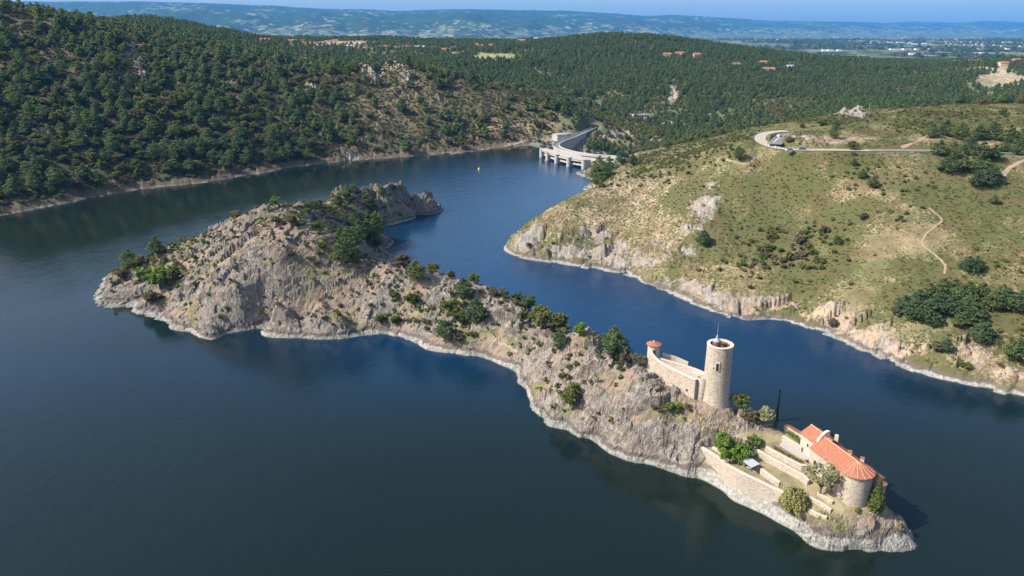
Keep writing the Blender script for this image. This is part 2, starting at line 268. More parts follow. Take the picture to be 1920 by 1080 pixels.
def island_full(x, y):
    x = np.asarray(x, float); y = np.asarray(y, float)
    z = isl_rbf(x, y)
    px, py, _ = proj(x, y, z)
    g = in_poly(x, y, GARDEN)
    soft = blobs(px, py, [(600, 510, 80, 80, .95), (560, 440, 90, 45, .8), (520, 560, 60, 30, .6), (640, 590, 40, 30, .7), (640, 400, 60, 22, .9), (300, 500, 80, 30, .8), (930, 640, 60, 25, .7), (850, 580, 50, 30, .5), (690, 440, 40, 30, .8), (1600, 985, 60, 20, .6), (1560, 960, 50, 25, .6)])
    soft = np.maximum(soft, sstep(.0, .5, fbm(x, y + z, 17, 3, 7)) * .75)
    rock = np.clip(1 - soft, 0, 1)
    amp = np.where(g, 0.0, 1.0) * sstep(-1.5, 3, z) * sstep(5.5, 9, np.hypot(x - 64.4, y - 212.2)) ** .5
    amp = amp * (0.6 + .4 * sstep(6, 16, np.abs((x - 95) * HB[0] + (y - 178) * HB[1]) + np.where(y > 212, 20, 0) + np.where(x < 60, 20, 0) + np.where(y < 168, 8, 0)))
    tip = in_poly(x, y, [(70, 186), (83, 150), (120, 150), (120, 190), (106, 184), (100, 168), (88, 168)])
    amp = np.where(tip & ~g, .95, amp) * (1 - .7 * np.exp(-(((px - 1385) / 55) ** 2 + ((py - 838) / 22) ** 2)))
    y0_ = y; y = y + .95 * np.clip(z, 0, 60); x0_ = x; x = x + .25 * z
    r1 = facets(x, y, 11, 3, .8, .95, 1.5); r2 = facets(x, y, 4.6, 13, .9, 1.1, 1.8); r3 = facets(x, y, 1.9, 23, .9, .8, 1.9)
    rr_ = (.38 + .62 * rock) * (1 - .28 * sstep(-75, -40, x)); n = rr_ * (.42 * r1 + .62 * r2 + .62 * r3 + .5 * facets(x, y, 1.15, 83, .9, .4, 1.5)) + .45 * fbm(x, y, 14, 3, 19) + (.50 * rr_) * ridged(x + .4 * y, y, 24, 2, 29) - .5 * rr_ + 1.6 * sstep(505, 520, y0_) * (r2 * .5 + ridged(x, y, 13, 2, 33))
    n = n + .22 * fbm(x, y, 1.5, 2, 39)
    x, y = x0_, y0_
    z = z + amp * n * (.55 + .45 * sstep(0, 10, z)) * (.70 + .2 * sstep(-60, 20, x) + .35 * sstep(500, 520, y))
    z = np.where((np.abs(z) < 3) & ~g, z + .25 * facets(x, y, 2.6, 44, .8, .4), z)
    for pl, zz in ZW:
        m = in_poly(x, y, pl); z = np.where(m, zz + .06 * fbm(x, y, 3, 2, 5), z)
    s = (x - HC[0]) * HA[0] + (y - HC[1]) * HA[1]; t = (x - HC[0]) * HB[0] + (y - HC[1]) * HB[1]
    z = np.where((s > -3) & (s < 21) & (t > -4) & (t < 5.5), np.minimum(z, 9.0), z)
    return z, np.where(g | (np.hypot(px - 1600, py - 960) < 30), np.minimum(rock, .25), rock)
def Hi(x, y): return island_full(x, y)[0]
def Hall(x, y):
    z = Hm(x, y); m = (x > -245) & (x < 122) & (y > 150) & (y < 575)
    if np.any(m): z = z.copy(); z[m] = np.maximum(z[m], Hi(x[m], y[m]))
    return z
# ------------------------------------------------------------------ mesh and tag helpers
def mesh_np(name, V, F, mat=None, smooth=False, attrs=None, cols=None, matidx=None):
    V = np.asarray(V, np.float32); F = np.asarray(F, np.int32); me = bpy.data.meshes.new(name); k = F.shape[1]
    me.vertices.add(len(V)); me.vertices.foreach_set('co', V.ravel())
    me.loops.add(F.size); me.loops.foreach_set('vertex_index', F.ravel())
    me.polygons.add(len(F)); me.polygons.foreach_set('loop_start', np.arange(0, F.size, k, dtype=np.int32))
    me.update(calc_edges=True)
    me.polygons.foreach_set('use_smooth', np.full(len(F), smooth))
    for n, v in (attrs or {}).items():
        a = me.attributes.new(n, 'FLOAT', 'POINT'); a.data.foreach_set('value', np.asarray(v, np.float32))
    for n, v in (cols or {}).items():
        a = me.attributes.new(n, 'FLOAT_COLOR', 'POINT'); a.data.foreach_set('color', np.c_[v, np.ones(len(v))].astype(np.float32).ravel())
    if mat:
        for m in (mat if isinstance(mat, list) else [mat]): me.materials.append(m)
    if matidx is not None: me.polygons.foreach_set('material_index', np.asarray(matidx, np.int32))
    me.validate(); return me
def link(name, me, parent=None, loc=None):
    o = bpy.data.objects.new(name, me); COL.objects.link(o)
    if parent: o.parent = parent
    if loc is not None: o.location = loc
    return o
def tag(o, label=None, cat=None, group=None, kind=None):
    if label: o['label'] = label
    if cat: o['category'] = cat
    if group: o['group'] = group
    if kind: o['kind'] = kind
    return o
def empty(name, loc, rz=0, label=None, cat=None, group=None):
    o = bpy.data.objects.new(name, None); COL.objects.link(o); o.location = loc; o.rotation_euler = (0, 0, rz); o.empty_display_size = .1
    return tag(o, label, cat, group)

# ------------------------------------------------------------------ materials
class NT:
    def __init__(s, name):
        s.m = bpy.data.materials.new(name); s.m.use_nodes = True; s.t = s.m.node_tree; s.n = s.t.nodes; s.n.clear(); s.out = s.n.new('ShaderNodeOutputMaterial')
    def new(s, ty, ins=None, **kw):
        n = s.n.new(ty)
        for k, v in kw.items(): setattr(n, k, v)
        for k, v in (ins or {}).items(): s.put(n, k, v)
        return n
    def put(s, n, k, v):
        i = n.inputs[k]
        if isinstance(v, bpy.types.NodeSocket): s.t.links.new(v, i)
        elif isinstance(v, bpy.types.Node): s.t.links.new(v.outputs[0], i)
        elif isinstance(v, (tuple, list)) and len(v) == 3 and i.type == 'RGBA': i.default_value = (*v, 1)
        else: i.default_value = v
    def math(s, op, a, b=0.0, c=0.0, clamp=False):
        n = s.new('ShaderNodeMath', {0: a, 1: b, 2: c}, operation=op); n.use_clamp = clamp; return n.outputs[0]
    def mix(s, f, a, b, mode='MIX'):
        n = s.new('ShaderNodeMix', None, data_type='RGBA', blend_type=mode); s.put(n, 0, f); s.put(n, 6, a); s.put(n, 7, b); return n.outputs[2]
    def noise(s, scale, detail=4, vec=None, rough=.55, dist=0, col=False):
        n = s.new('ShaderNodeTexNoise', {'Scale': scale, 'Detail': detail, 'Roughness': rough, 'Distortion': dist})
        s.put(n, 'Vector', vec if vec is not None else s.pos()); return n.outputs[1 if col else 0]
    def voro(s, scale, vec=None, feat='F1', col=False):
        n = s.new('ShaderNodeTexVoronoi', {'Scale': scale}, feature=feat); s.put(n, 'Vector', vec if vec is not None else s.pos()); return n.outputs[1 if col else 0]
    def pos(s):
        if not hasattr(s, '_p'): s._p = s.new('ShaderNodeNewGeometry').outputs['Position']
        return s._p
    def obj(s): return s.new('ShaderNodeTexCoord').outputs['Object']
    def map(s, vec, sc=(1, 1, 1), rot=(0, 0, 0)): return s.new('ShaderNodeMapping', {'Vector': vec, 'Scale': sc, 'Rotation': rot}).outputs[0]
    def z(s): return s.new('ShaderNodeSeparateXYZ', {0: s.pos()}).outputs[2]
    def attr(s, name, col=False): return s.new('ShaderNodeAttribute', None, attribute_name=name).outputs[0 if col else 2]
    def ramp(s, f, stops, interp='LINEAR'):
        n = s.new('ShaderNodeValToRGB', {0: f}); n.color_ramp.interpolation = interp; e = n.color_ramp.elements
        while len(e) < len(stops): e.new(0.5)
        for i, (p, c) in enumerate(stops): e[i].position = p; e[i].color = (*c, 1) if isinstance(c, (tuple, list)) else (c, c, c, 1)
        return n.outputs[0]
    def stepn(s, a, b, x): return s.new('ShaderNodeMapRange', {0: x, 1: a, 2: b, 3: 0.0, 4: 1.0}, interpolation_type='SMOOTHSTEP').outputs[0]
    def bump(s, h, strength=.5, dist=1.0, nrm=None):
        n = s.new('ShaderNodeBump', {'Strength': strength, 'Distance': dist, 'Height': h})
        if nrm is not None: s.put(n, 'Normal', nrm)
        return n.outputs[0]
    def fin(s, color, rough=.85, normal=None, spec=.3, metal=0, extra=None):
        b = s.new('ShaderNodeBsdfPrincipled', {'Base Color': color, 'Roughness': rough, 'Metallic': metal, 'Specular IOR Level': spec})
        if normal is not None: s.put(b, 'Normal', normal)
        for k, v in (extra or {}).items(): s.put(b, k, v)
        s.t.links.new(b.outputs[0], s.out.inputs[0]); return s.m

def plain(name, c, rough=.7, var=.15, scale=.8, bump=0, metal=0, spec=.3):
    t = NT(name); f = t.noise(scale, 5)
    col = t.mix(f, tuple(v * (1 - var) for v in c), tuple(min(1, v * (1 + var)) for v in c))
    return t.fin(col, rough, t.bump(f, bump, .1) if bump else None, metal=metal, spec=spec)

def rock_nodes(t, base=((.20, .18, .16), (.37, .335, .295)), warm=(.36, .27, .20), warmth=.45, s=1.0):
    p = t.map(t.pos(), (1, .55, .75), (.35, .5, .9))
    n1 = t.noise(.10 * s, 6, p, .6); n2 = t.noise(.55 * s, 8, p, .65, .6); n3 = t.noise(2.4 * s, 5, p, .6)
    pw = t.new('ShaderNodeVectorMath', {0: p, 1: t.new('ShaderNodeVectorMath', {0: t.noise(.6, 3, p, .6, 0, True), 1: (2.2, 2.2, 2.2)}, operation='MULTIPLY').outputs[0]}, operation='ADD').outputs[0]; vc = t.voro(.55 * s, pw, 'DISTANCE_TO_EDGE'); v2 = t.voro(1.5 * s, pw, 'DISTANCE_TO_EDGE')
    c = t.mix(t.stepn(.3, .72, n2), base[0], base[1])
    c = t.mix(t.math('MULTIPLY', t.stepn(.42, .64, n1), warmth), c, warm)
    c = t.mix(t.math('MULTIPLY', t.stepn(.55, .7, t.noise(.3 * s, 4, None, .6)), .5), c, (.21, .225, .165))     # grey-green lichen
    c = t.mix(t.math('MULTIPLY', t.stepn(.05, .0, vc), t.math('MULTIPLY', t.stepn(.4, .6, n1), .5)), c, (.08, .07, .06))
    c = t.mix(t.math('MULTIPLY', t.stepn(.62, .8, n3), .35), c, (.46, .44, .42))
    h = t.math('ADD', t.math('MULTIPLY', n2, 1.0), t.math('ADD', t.math('MULTIPLY', t.stepn(0, .14, vc), .28), t.math('MULTIPLY', t.stepn(0, .12, v2), .18)))
    h = t.math('ADD', h, t.math('MULTIPLY', n3, .3))
    return c, h

def shore_nodes(t, c, zoff=0.0, amt=1.0, wd=1.25):
    """the drawdown band: bleached rock up to the high-water mark, a dark line above it"""
    n = t.noise(.35, 4); z = t.math('ADD', t.math('ADD', t.z(), zoff), t.math('ADD', t.math('MULTIPLY', t.math('SUBTRACT', n, .5), -2.2), t.math('MULTIPLY', t.math('SUBTRACT', t.noise(.035, 3), .5), -4.0)))
    pale = t.mix(t.stepn(.35, .65, t.noise(1.1, 6, None, .7)), (.17, .163, .143), (.355, .34, .305))
    wet = t.math('MULTIPLY', t.stepn(.45, .05, t.z()), .8); pale = t.mix(wet, pale, (.16, .17, .13))
    c = t.mix(t.math('MULTIPLY', t.math('MULTIPLY', t.stepn(wd + 1.3, wd + .6, z), .78), amt), c, (.12, .095, .085))
    return t.mix(t.math('MULTIPLY', t.stepn(wd, wd - .5, z), amt), c, pale)

def mat_land():
    t = NT('hillside'); col = t.attr('ground', True); rk = t.attr('rock'); hz = t.attr('heath')
    n = t.noise(.9, 7, None, .7); n2 = t.noise(.16, 5, None, .6); v = t.voro(.75)
    c = t.mix(.75, col, t.mix(n, (0.35, .35, .35), (1.0, 1.0, 1.0)), 'OVERLAY'); c = t.mix(t.math('MULTIPLY', t.stepn(.52, .66, t.noise(.75, 5, None, .75)), .45), c, (.115, .10, .052)); c = t.mix(t.math('MULTIPLY', t.stepn(.60, .72, t.noise(1.7, 4, None, .7)), .4), c, (.40, .34, .26))
    green = t.mix(t.noise(.5, 4), (.050, .056, .022), (.100, .108, .034))
    g = t.stepn(.0, .14, t.math('SUBTRACT', t.math('ADD', t.math('MULTIPLY', hz, .62), t.math('MULTIPLY', n2, .55)), t.math('ADD', t.math('MULTIPLY', v, .45), t.math('MULTIPLY', n, .42))))
    c = t.mix(t.math('MULTIPLY', g, .9), c, green); c = t.mix(t.math('MULTIPLY', t.stepn(.45, .62, t.noise(.07, 5, None, .65)), .5), c, (.115, .078, .042))
    rc, rh = rock_nodes(t, warm=(.40, .29, .20), warmth=.6); rc = t.mix(t.math('MULTIPLY', t.attr('ochre'), t.stepn(.35, .6, t.noise(.3, 5))), rc, (.46, .32, .19))
    m = t.stepn(.34, .5, t.math('ADD', t.math('MULTIPLY', rk, .62), t.math('MULTIPLY', t.math('SUBTRACT', t.noise(.4, 6, None, .65), .5), .8)))
    c = t.mix(m, c, rc); c = shore_nodes(t, c, t.attr('bank'), t.attr('lake'), 1.25)
    h = t.math('ADD', t.math('MULTIPLY', n, .5), t.math('MULTIPLY', rh, m))
    return t.fin(c, .92, t.bump(h, .6, 1.1), spec=.15)
def mat_island():
    t = NT('island_rock'); rk = t.attr('rock'); col = t.attr('ground', True)
    n = t.noise(.9, 7, None, .7)
    c = t.mix(.7, col, t.mix(n, (.3, .3, .3), (1, 1, 1)), 'OVERLAY')
    rc, rh = rock_nodes(t, base=((.135, .115, .098), (.35, .31, .265)), warm=(.31, .24, .185), warmth=.45)
    rc = t.mix(t.math('MULTIPLY', t.attr('ochre'), t.stepn(.45, .6, t.noise(.5, 4))), rc, (.42, .27, .08))
    m = t.stepn(.36, .52, t.math('ADD', t.math('MULTIPLY', rk, .68), t.math('MULTIPLY', t.math('SUBTRACT', t.noise(.45, 6, None, .65), .5), .9)))
    c = t.mix(m, c, rc); c = shore_nodes(t, c, t.attr('bank'), 1.0, 1.7)
    h = t.math('ADD', t.math('MULTIPLY', n, .5), t.math('MULTIPLY', rh, t.math('ADD', .25, m)))
    return t.fin(c, .92, t.bump(h, .75, .8), spec=.15)
def mat_far():
    t = NT('distant_land'); p = t.pos(); w = t.new('ShaderNodeVectorMath', {0: p, 1: t.new('ShaderNodeVectorMath', {0: t.noise(.002, 3, None, .6, 0, True), 1: (260, 260, 0)}, operation='MULTIPLY').outputs[0]}, operation='ADD').outputs[0]
    cell = t.voro(.010, w, 'F1', True); r = t.new('ShaderNodeSeparateColor', {0: cell}).outputs[0]; g = t.new('ShaderNodeSeparateColor', {0: cell}).outputs[1]
    fld = t.ramp(r, [(0, (.10, .14, .05)), (.3, (.15, .15, .08)), (.55, (.24, .21, .13)), (.75, (.10, .15, .05)), (1, (.30, .27, .19))])
    wood = t.mix(t.noise(.02, 5), (.020, .036, .018), (.045, .065, .026))
    big = t.noise(.0007, 5, None, .6); mz = t.attr('hilly')
    f = t.math('ADD', t.math('MULTIPLY', g, .45), t.math('MULTIPLY', big, .9)); f = t.math('ADD', f, t.math('MULTIPLY', mz, .22))
    c = t.mix(t.stepn(.68, .72, f), fld, wood)
    hedge = t.stepn(.10, .04, t.voro(.010, w, 'DISTANCE_TO_EDGE')); c = t.mix(t.math('MULTIPLY', hedge, .7), c, wood)
    return t.fin(c, 1, spec=.05)
def mat_water():
    t = NT('lake_water'); p = t.pos()
    n1 = t.noise(.9, 4, t.map(p, (1, .45, 1), (0, 0, .5)), .6); n2 = t.noise(.16, 3, t.map(p, (1, .5, 1), (0, 0, .9)), .5)
    calm = t.stepn(.36, .66, t.noise(.011, 4, t.map(p, (1, .5, 1), (0, 0, .35)), .5))
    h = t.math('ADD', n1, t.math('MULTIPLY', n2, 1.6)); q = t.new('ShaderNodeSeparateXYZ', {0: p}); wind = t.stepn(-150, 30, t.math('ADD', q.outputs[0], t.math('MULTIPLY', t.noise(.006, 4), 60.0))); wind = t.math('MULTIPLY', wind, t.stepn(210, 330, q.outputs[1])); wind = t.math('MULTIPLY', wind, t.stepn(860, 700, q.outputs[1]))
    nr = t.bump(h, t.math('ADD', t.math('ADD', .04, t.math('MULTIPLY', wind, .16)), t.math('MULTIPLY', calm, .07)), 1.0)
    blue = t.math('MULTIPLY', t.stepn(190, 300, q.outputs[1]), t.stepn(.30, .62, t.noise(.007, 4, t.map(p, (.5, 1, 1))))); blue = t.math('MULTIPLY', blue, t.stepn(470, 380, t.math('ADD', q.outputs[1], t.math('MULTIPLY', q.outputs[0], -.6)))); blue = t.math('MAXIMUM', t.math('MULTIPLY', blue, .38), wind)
    c = t.mix(t.stepn(.3, .7, t.noise(.006, 3)), (.0052, .0108, .0080), (.0072, .0132, .0100)); c = t.mix(blue, c, (.002, .028, .078))  # blue of the reflected sky painted into the water's base colour
    return t.fin(c, .07, nr, spec=.5, extra={'IOR': 1.333, 'Specular Tint': (.26, .52, .78, 1)})  # specular tint dims and blues the sky reflection, like a polarising filter
def mat_leaf(name, stops, tr=.25):
    t = NT(name); r = t.new('ShaderNodeObjectInfo').outputs['Random']
    c = t.ramp(r, stops); o = t.obj(); n = t.noise(.55, 3, o); n3 = t.noise(3.5, 2, o)
    c = t.mix(t.math('MULTIPLY', t.stepn(.35, .7, n), .55), c, t.mix(.5, c, (.16, .17, .05)))
    c = t.mix(t.stepn(.3, .7, n3), t.mix(.3, c, (.01, .014, .008)), c)
    a = t.new('ShaderNodeBsdfDiffuse', {'Color': c}); b = t.new('ShaderNodeBsdfTranslucent', {'Color': t.mix(.5, c, (.16, .19, .03))})
    m = t.new('ShaderNodeMixShader', {0: tr, 1: a.outputs[0], 2: b.outputs[0]}); t.t.links.new(m.outputs[0], t.out.inputs[0]); return t.m
def mat_stone(name='castle_stone', c0=(.27, .215, .165), c1=(.48, .40, .31), sc=1.0, stain=.35):
    t = NT(name); p = t.pos()
    br = t.new('ShaderNodeTexVoronoi', {'Scale': 1.9 * sc, 'Vector': t.map(p, (1, 1, 1.9))}, feature='DISTANCE_TO_EDGE').outputs[0]
    cid = t.new('ShaderNodeTexVoronoi', {'Scale': 1.9 * sc, 'Vector': t.map(p, (1, 1, 1.9))}).outputs[1]; r = t.new('ShaderNodeSeparateColor', {0: cid}).outputs[0]
    c = t.mix(r, c0, c1); c = t.mix(t.math('MULTIPLY', t.stepn(.10, .02, br), .5), c, (.55, .49, .41))
    n = t.noise(.35, 6, t.map(p, (1, 1, .5)), .65); c = t.mix(t.math('MULTIPLY', t.stepn(.5, .72, n), stain), c, (.27, .24, .21))
    c = t.mix(t.math('MULTIPLY', t.stepn(.62, .75, t.noise(4.5, 3)), .35), c, (.2, .16, .13))
    return t.fin(c, .93, t.bump(t.math('ADD', t.stepn(0, .12, br), t.noise(5, 3)), .5, .08), spec=.15)
def mat_tile(name='roof_tiles', c0=(.24, .09, .05), c1=(.44, .185, .115)):
    t = NT(name); o = t.obj(); n = t.noise(.9, 6, None, .7); v = t.voro(3.2, t.map(t.pos(), (1, 1, .6)), 'F1', True); r = t.new('ShaderNodeSeparateColor', {0: v}).outputs[0]
    c = t.mix(t.math('ADD', t.math('MULTIPLY', r, .6), t.math('MULTIPLY', n, .4)), c0, c1)
    c = t.mix(t.math('MULTIPLY', t.stepn(.55, .7, t.noise(.5, 5, None, .7)), .4), c, (.26, .16, .11))
    w = t.new('ShaderNodeTexWave', {'Scale': 1.6, 'Distortion': .3, 'Vector': t.map(t.pos(), (1, 1, 1), (0, 0, -.30))}, wave_type='BANDS', bands_direction='Y').outputs[1]
    return t.fin(c, .9, t.bump(w, .55, .12), spec=.15)
M = {}
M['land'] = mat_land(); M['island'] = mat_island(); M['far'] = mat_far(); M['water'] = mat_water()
M['pine'] = mat_leaf('pine_needles', [(0, (.095, .165, .10)), (.35, (.13, .20, .10)), (.7, (.17, .23, .095)), (1, (.20, .24, .10))], .5)
M['broad'] = mat_leaf('broad_leaves', [(0, (.11, .165, .045)), (.28, (.15, .20, .055)), (.45, (.20, .21, .07)), (.62, (.24, .20, .10)), (.78, (.21, .165, .12)), (.9, (.19, .15, .13)), (1, (.20, .24, .06))], .38)
M['fresh'] = mat_leaf('fresh_leaves', [(0, (.15, .25, .045)), (1, (.19, .29, .055))])
M['willow'] = mat_leaf('willow_leaves', [(0, (.34, .33, .12)), (1, (.37, .35, .13))])
M['palegreen'] = mat_leaf('pale_leaves', [(0, (.31, .31, .17)), (1, (.35, .34, .18))])
M['cypress'] = mat_leaf('cypress_leaves', [(0, (.010, .018, .010)), (1, (.014, .022, .012))], .05)
M['heath'] = mat_leaf('heath_leaves', [(0, (.13, .10, .06)), (.25, (.13, .125, .05)), (.6, (.145, .165, .05)), (1, (.19, .205, .055))], .2)
M['bark'] = plain('bark', (.13, .085, .06), .9, .3, 3); M['paleb'] = plain('pale_bark', (.33, .29, .24), .9, .3, 3)
M['stone'] = mat_stone(); M['stone2'] = mat_stone('terrace_stone', (.27, .22, .17), (.50, .42, .33), 1.3); M['render'] = mat_stone('rendered_wall', (.40, .33, .26), (.54, .46, .37), .8, .35)
M['cap'] = plain('wall_cap', (.50, .43, .35), .9, .15, 1.5)
M['tile'] = mat_tile(); M['tile2'] = mat_tile('old_roof_tiles', (.24, .10, .07), (.38, .17, .11)); M['tileline'] = plain('ridge_tiles', (.66, .30, .18), .9, .2, 3)
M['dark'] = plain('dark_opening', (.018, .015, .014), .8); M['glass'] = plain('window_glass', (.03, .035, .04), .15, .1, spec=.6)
M['shutter'] = plain('green_shutter', (.11, .17, .14), .7); M['concrete'] = mat_stone('dam_concrete', (.44, .41, .37), (.50, .47, .43), .25, .45); M['concrete2'] = plain('pale_concrete', (.36, .34, .31), .9, .12, .6)
M['asphalt'] = plain('asphalt', (.16, .155, .15), .95, .2, .9); M['roadpale'] = plain('pale_track', (.35, .30, .24), .95, .2, .7); M['dirt'] = plain('path_earth', (.27, .205, .145), .95, .25, .8)
M['gravel'] = plain('court_gravel', (.36, .33, .31), .95, .15, 2.5); M['metal'] = plain('grey_metal', (.30, .31, .33), .45, .2, 1.2, metal=.3); M['zinc'] = plain('zinc_sheet', (.27, .29, .33), .5, .1, 1)
M['rust'] = plain('red_brown_wall', (.17, .075, .06), .9, .2, 2); M['paint_white'] = plain('white_paint', (.75, .75, .75), .3, .03, spec=.5); M['paint_blue'] = plain('blue_paint', (.08, .13, .33), .3, .05, spec=.5); M['paint_grey'] = plain('silver_paint', (.42, .47, .55), .3, .05, spec=.5)
M['tyre'] = plain('tyre_rubber', (.02, .02, .02), .8); M['whitewall'] = plain('white_render', (.72, .67, .60), .9, .06); M['cream'] = plain('cream_render', (.60, .48, .36), .9, .08); M['pinkwall'] = plain('pink_render', (.52, .34, .26), .9, .08)
M['greysteel'] = plain('roof_sheet', (.33, .35, .38), .5, .08); M['yellow'] = plain('yellow_buoy', (.75, .58, .05), .5); M['markw'] = plain('road_paint', (.75, .75, .72), .8)
# ------------------------------------------------------------------ ground meshes
def lerp3(a, b, f): return a + (b - a) * f[..., None]
def land_colour(x, y, z, z0px):
    px, py = z0px
    C = np.empty(x.shape + (3,)); 
    yz = y + .8 * np.clip(z, 0, 90); n1 = fbm(x, yz, 26, 4, 201); n2 = fbm(x, yz, 90, 3, 211); n3 = fbm(x, yz, 7, 3, 221)
    dry = np.array((.225, .17, .10)); green = np.array((.085, .105, .034)); brown = np.array((.080, .058, .042)); pink = np.array((.30, .225, .16)); olive = np.array((.10, .078, .046)); earth = np.array((.115, .070, .052))
    C[:] = dry
    right = sstep(-20, 40, x - (y - 700) * .1) * (y < 760)
    C = lerp3(C, green, np.clip(.45 + .9 * n1 + .4 * n2, 0, 1) * .8)
    C = lerp3(C, pink, np.clip(blobs(px, py, [(1200, 370, 110, 50, 1), (1120, 410, 90, 40, .9), (1280, 330, 60, 25, .8), (1060, 400, 60, 25, .8), (1240, 450, 70, 40, .8), (1150, 470, 80, 40, .9), (1320, 480, 60, 40, .6), (1020, 440, 50, 30, .9), (1560, 262, 60, 9, .9), (1500, 590, 110, 30, .6), (1750, 670, 120, 50, .6), (1150, 330, 60, 20, .6), (1650, 440, 60, 30, .3)]) * (1.0 + .5 * n1), 0, 1) * right)
    C = lerp3(C, olive * .9 + .01, np.clip(blobs(px, py, [(1480, 500, 80, 50, .9), (1400, 480, 70, 30, .6), (1540, 430, 90, 40, .8), (1760, 250, 120, 30, .6), (1700, 330, 80, 20, .5), (1850, 650, 60, 30, .6), (1250, 300, 60, 20, .7), (1650, 370, 60, 40, .6)]) + .5 * n1 - .1, 0, 1) * right * .8)
    left = sstep(80, -60, x - (y - 860) * .35) * (y > 300) * (y < 1200)
    L = lerp3(np.broadcast_to(brown, C.shape), np.array((.060, .060, .032)), np.clip(.45 + 1.1 * n1, 0, 1)); L = lerp3(L, earth, np.clip(n3 + n2 * .6 - .05, 0, 1) * .9)
    L = lerp3(L, np.array((.092, .080, .046)), np.clip(blobs(px, py, [(760, 200, 160, 60, .9), (900, 210, 120, 50, .9), (110, 80, 90, 40, .7)]) + .3 * n1, 0, 1)); L = lerp3(L, np.array((.26, .18, .11)), np.clip(blobs(px, py, [(960, 240, 90, 16, 1), (710, 205, 30, 20, .7), (740, 190, 60, 30, .35)]) + .4 * n1 * 0, 0, 1))
    C = lerp3(C, L, left)
    V = lerp3(np.broadcast_to(np.array((.09, .115, .07)), C.shape), np.array((.11, .105, .055)), np.clip(.5 + n1, 0, 1))
    C = lerp3(C, V, np.clip(sstep(620, 760, y) * (x > 60) * sstep(300, 600, y) * 1.0 * (1 - left) * sstep(64, 50, z + 0 * x) + sstep(1000, 1100, y), 0, 1))
    fieldm = np.clip(blobs(px, py, [(640, 82, 110, 5, 1.6), (930, 107, 60, 9, 1.5), (860, 100, 30, 6, 1)]), 0, 1) * (y > 1250)
    C = lerp3(C, lerp3(np.broadcast_to(np.array((.33, .26, .14)), C.shape), np.array((.22, .25, .10)), sstep(96, 104, py)), fieldm)
    C = lerp3(C, np.array((.36, .29, .19)) + 0 * C, np.clip(blobs(px, py, [(1860, 135, 60, 16, 1.2), (1900, 150, 60, 25, 1), (1480, 120, 40, 5, .8), (1880, 118, 70, 8, .7)]), 0, 1) * (y > 950))
    return C * (.90 + .20 * n3)[..., None]
def heath_amount(x, y, z, px, py):
    right = sstep(-20, 40, x - (y - 700) * .1) * (y < 700)
    n = fbm(x, y, 30, 3, 301)
    h = .45 + .55 * n + .55 * blobs(px, py, [(1450, 350, 120, 70, 1), (1380, 430, 80, 60, .8), (1560, 300, 120, 25, .5), (1750, 220, 200, 18, .9), (1700, 560, 120, 60, .5), (1800, 420, 120, 60, .4)]) - .32 * blobs(px, py, [(1200, 365, 110, 50, 1), (1100, 410, 80, 30, .8), (1650, 450, 80, 40, .5), (1560, 262, 60, 9, 1), (1740, 450, 40, 60, .5)])
    h = np.maximum(h, .38 * (px < 1380))
    return np.clip(h, 0, 1) * right + .22 * (1 - right) * (y < 1300)

az = np.unique(np.concatenate([np.linspace(-70, -37, 60), np.linspace(-37, 37, 980), np.linspace(37, 75, 70)])); az = np.radians(az)
rr = [225.0]
while rr[-1] < 33000:
    r = rr[-1]; rr.append(r * (1.0034 if r < 620 else 1.0045 if r < 1150 else 1.008 if r < 2600 else 1.018 if r < 7500 else 1.011))
rr = np.array(rr); nA, nR = len(az), len(rr)
R_, A_ = np.meshgrid(rr, az, indexing='ij')
X = R_ * np.sin(A_); Y = R_ * np.cos(A_)
Z, RK = mainland_full(X, Y)
PX, PY, _ = proj(X, Y, Z)
C = land_colour(X, Y, Z, (PX, PY)); HE = heath_amount(X, Y, Z, PX, PY)
lake = ((Y < 1000) & ~((X > 70) & (Y > 740))).astype(float) * (1 - .4 * sstep(60, -60, X - (Y - 860) * .35) * (Y > 300))
BANK = .9 * sstep(80, -60, X - (Y - 860) * .35) * (Y > 300); OCH = blobs(PX, PY, [(1500, 585, 110, 28, 1), (1640, 630, 90, 30, .7), (1760, 660, 120, 50, 1), (1870, 700, 70, 30, .8), (1530, 262, 60, 9, 1)]) * (Y < 600)
hilly = sstep(0, 250, Z) * (Y > 7500)
idx = np.arange(nA * nR).reshape(nR, nA)
F = np.stack([idx[:-1, :-1], idx[:-1, 1:], idx[1:, 1:], idx[1:, :-1]], -1).reshape(-1, 4)
fc = lambda a: a[:-1, :-1].reshape(-1)
fx, fy, fz, fr = fc(X), fc(Y), np.maximum.reduce([fc(Z), Z[1:, 1:].reshape(-1), Z[:-1, 1:].reshape(-1), Z[1:, :-1].reshape(-1)]), fc(R_)
keep = fz > -4
divx = np.interp(fy, [0, 420, 700, 790, 900, 1000], [-100, -60, 40, 60, 95, 120])
region = np.where(fr > 7400, 4, np.where(fr > 2600, 3, np.where((fx < divx) & (fr < 1240 ), 0, np.where(fr < 800, 1, 2))))
keep = np.where(region >= 2, True, keep)
Vall = np.stack([X, Y, Z], -1).reshape(-1, 3)
for k, nm in enumerate(['hill_west', 'hill_east', 'forest_hill', 'plain', 'mountains']):
    f = F[(region == k) & keep]; u, inv = np.unique(f, return_inverse=True)
    me = mesh_np(nm, Vall[u], inv.reshape(-1, 4), M['far'] if k >= 3 else M['land'], True,
                 {'rock': RK.reshape(-1)[u], 'heath': HE.reshape(-1)[u], 'lake': lake.reshape(-1)[u], 'hilly': hilly.reshape(-1)[u], 'bank': BANK.reshape(-1)[u], 'ochre': OCH.reshape(-1)[u]} , {'ground': C.reshape(-1, 3)[u]})
    tag(link(nm, me), kind='structure')
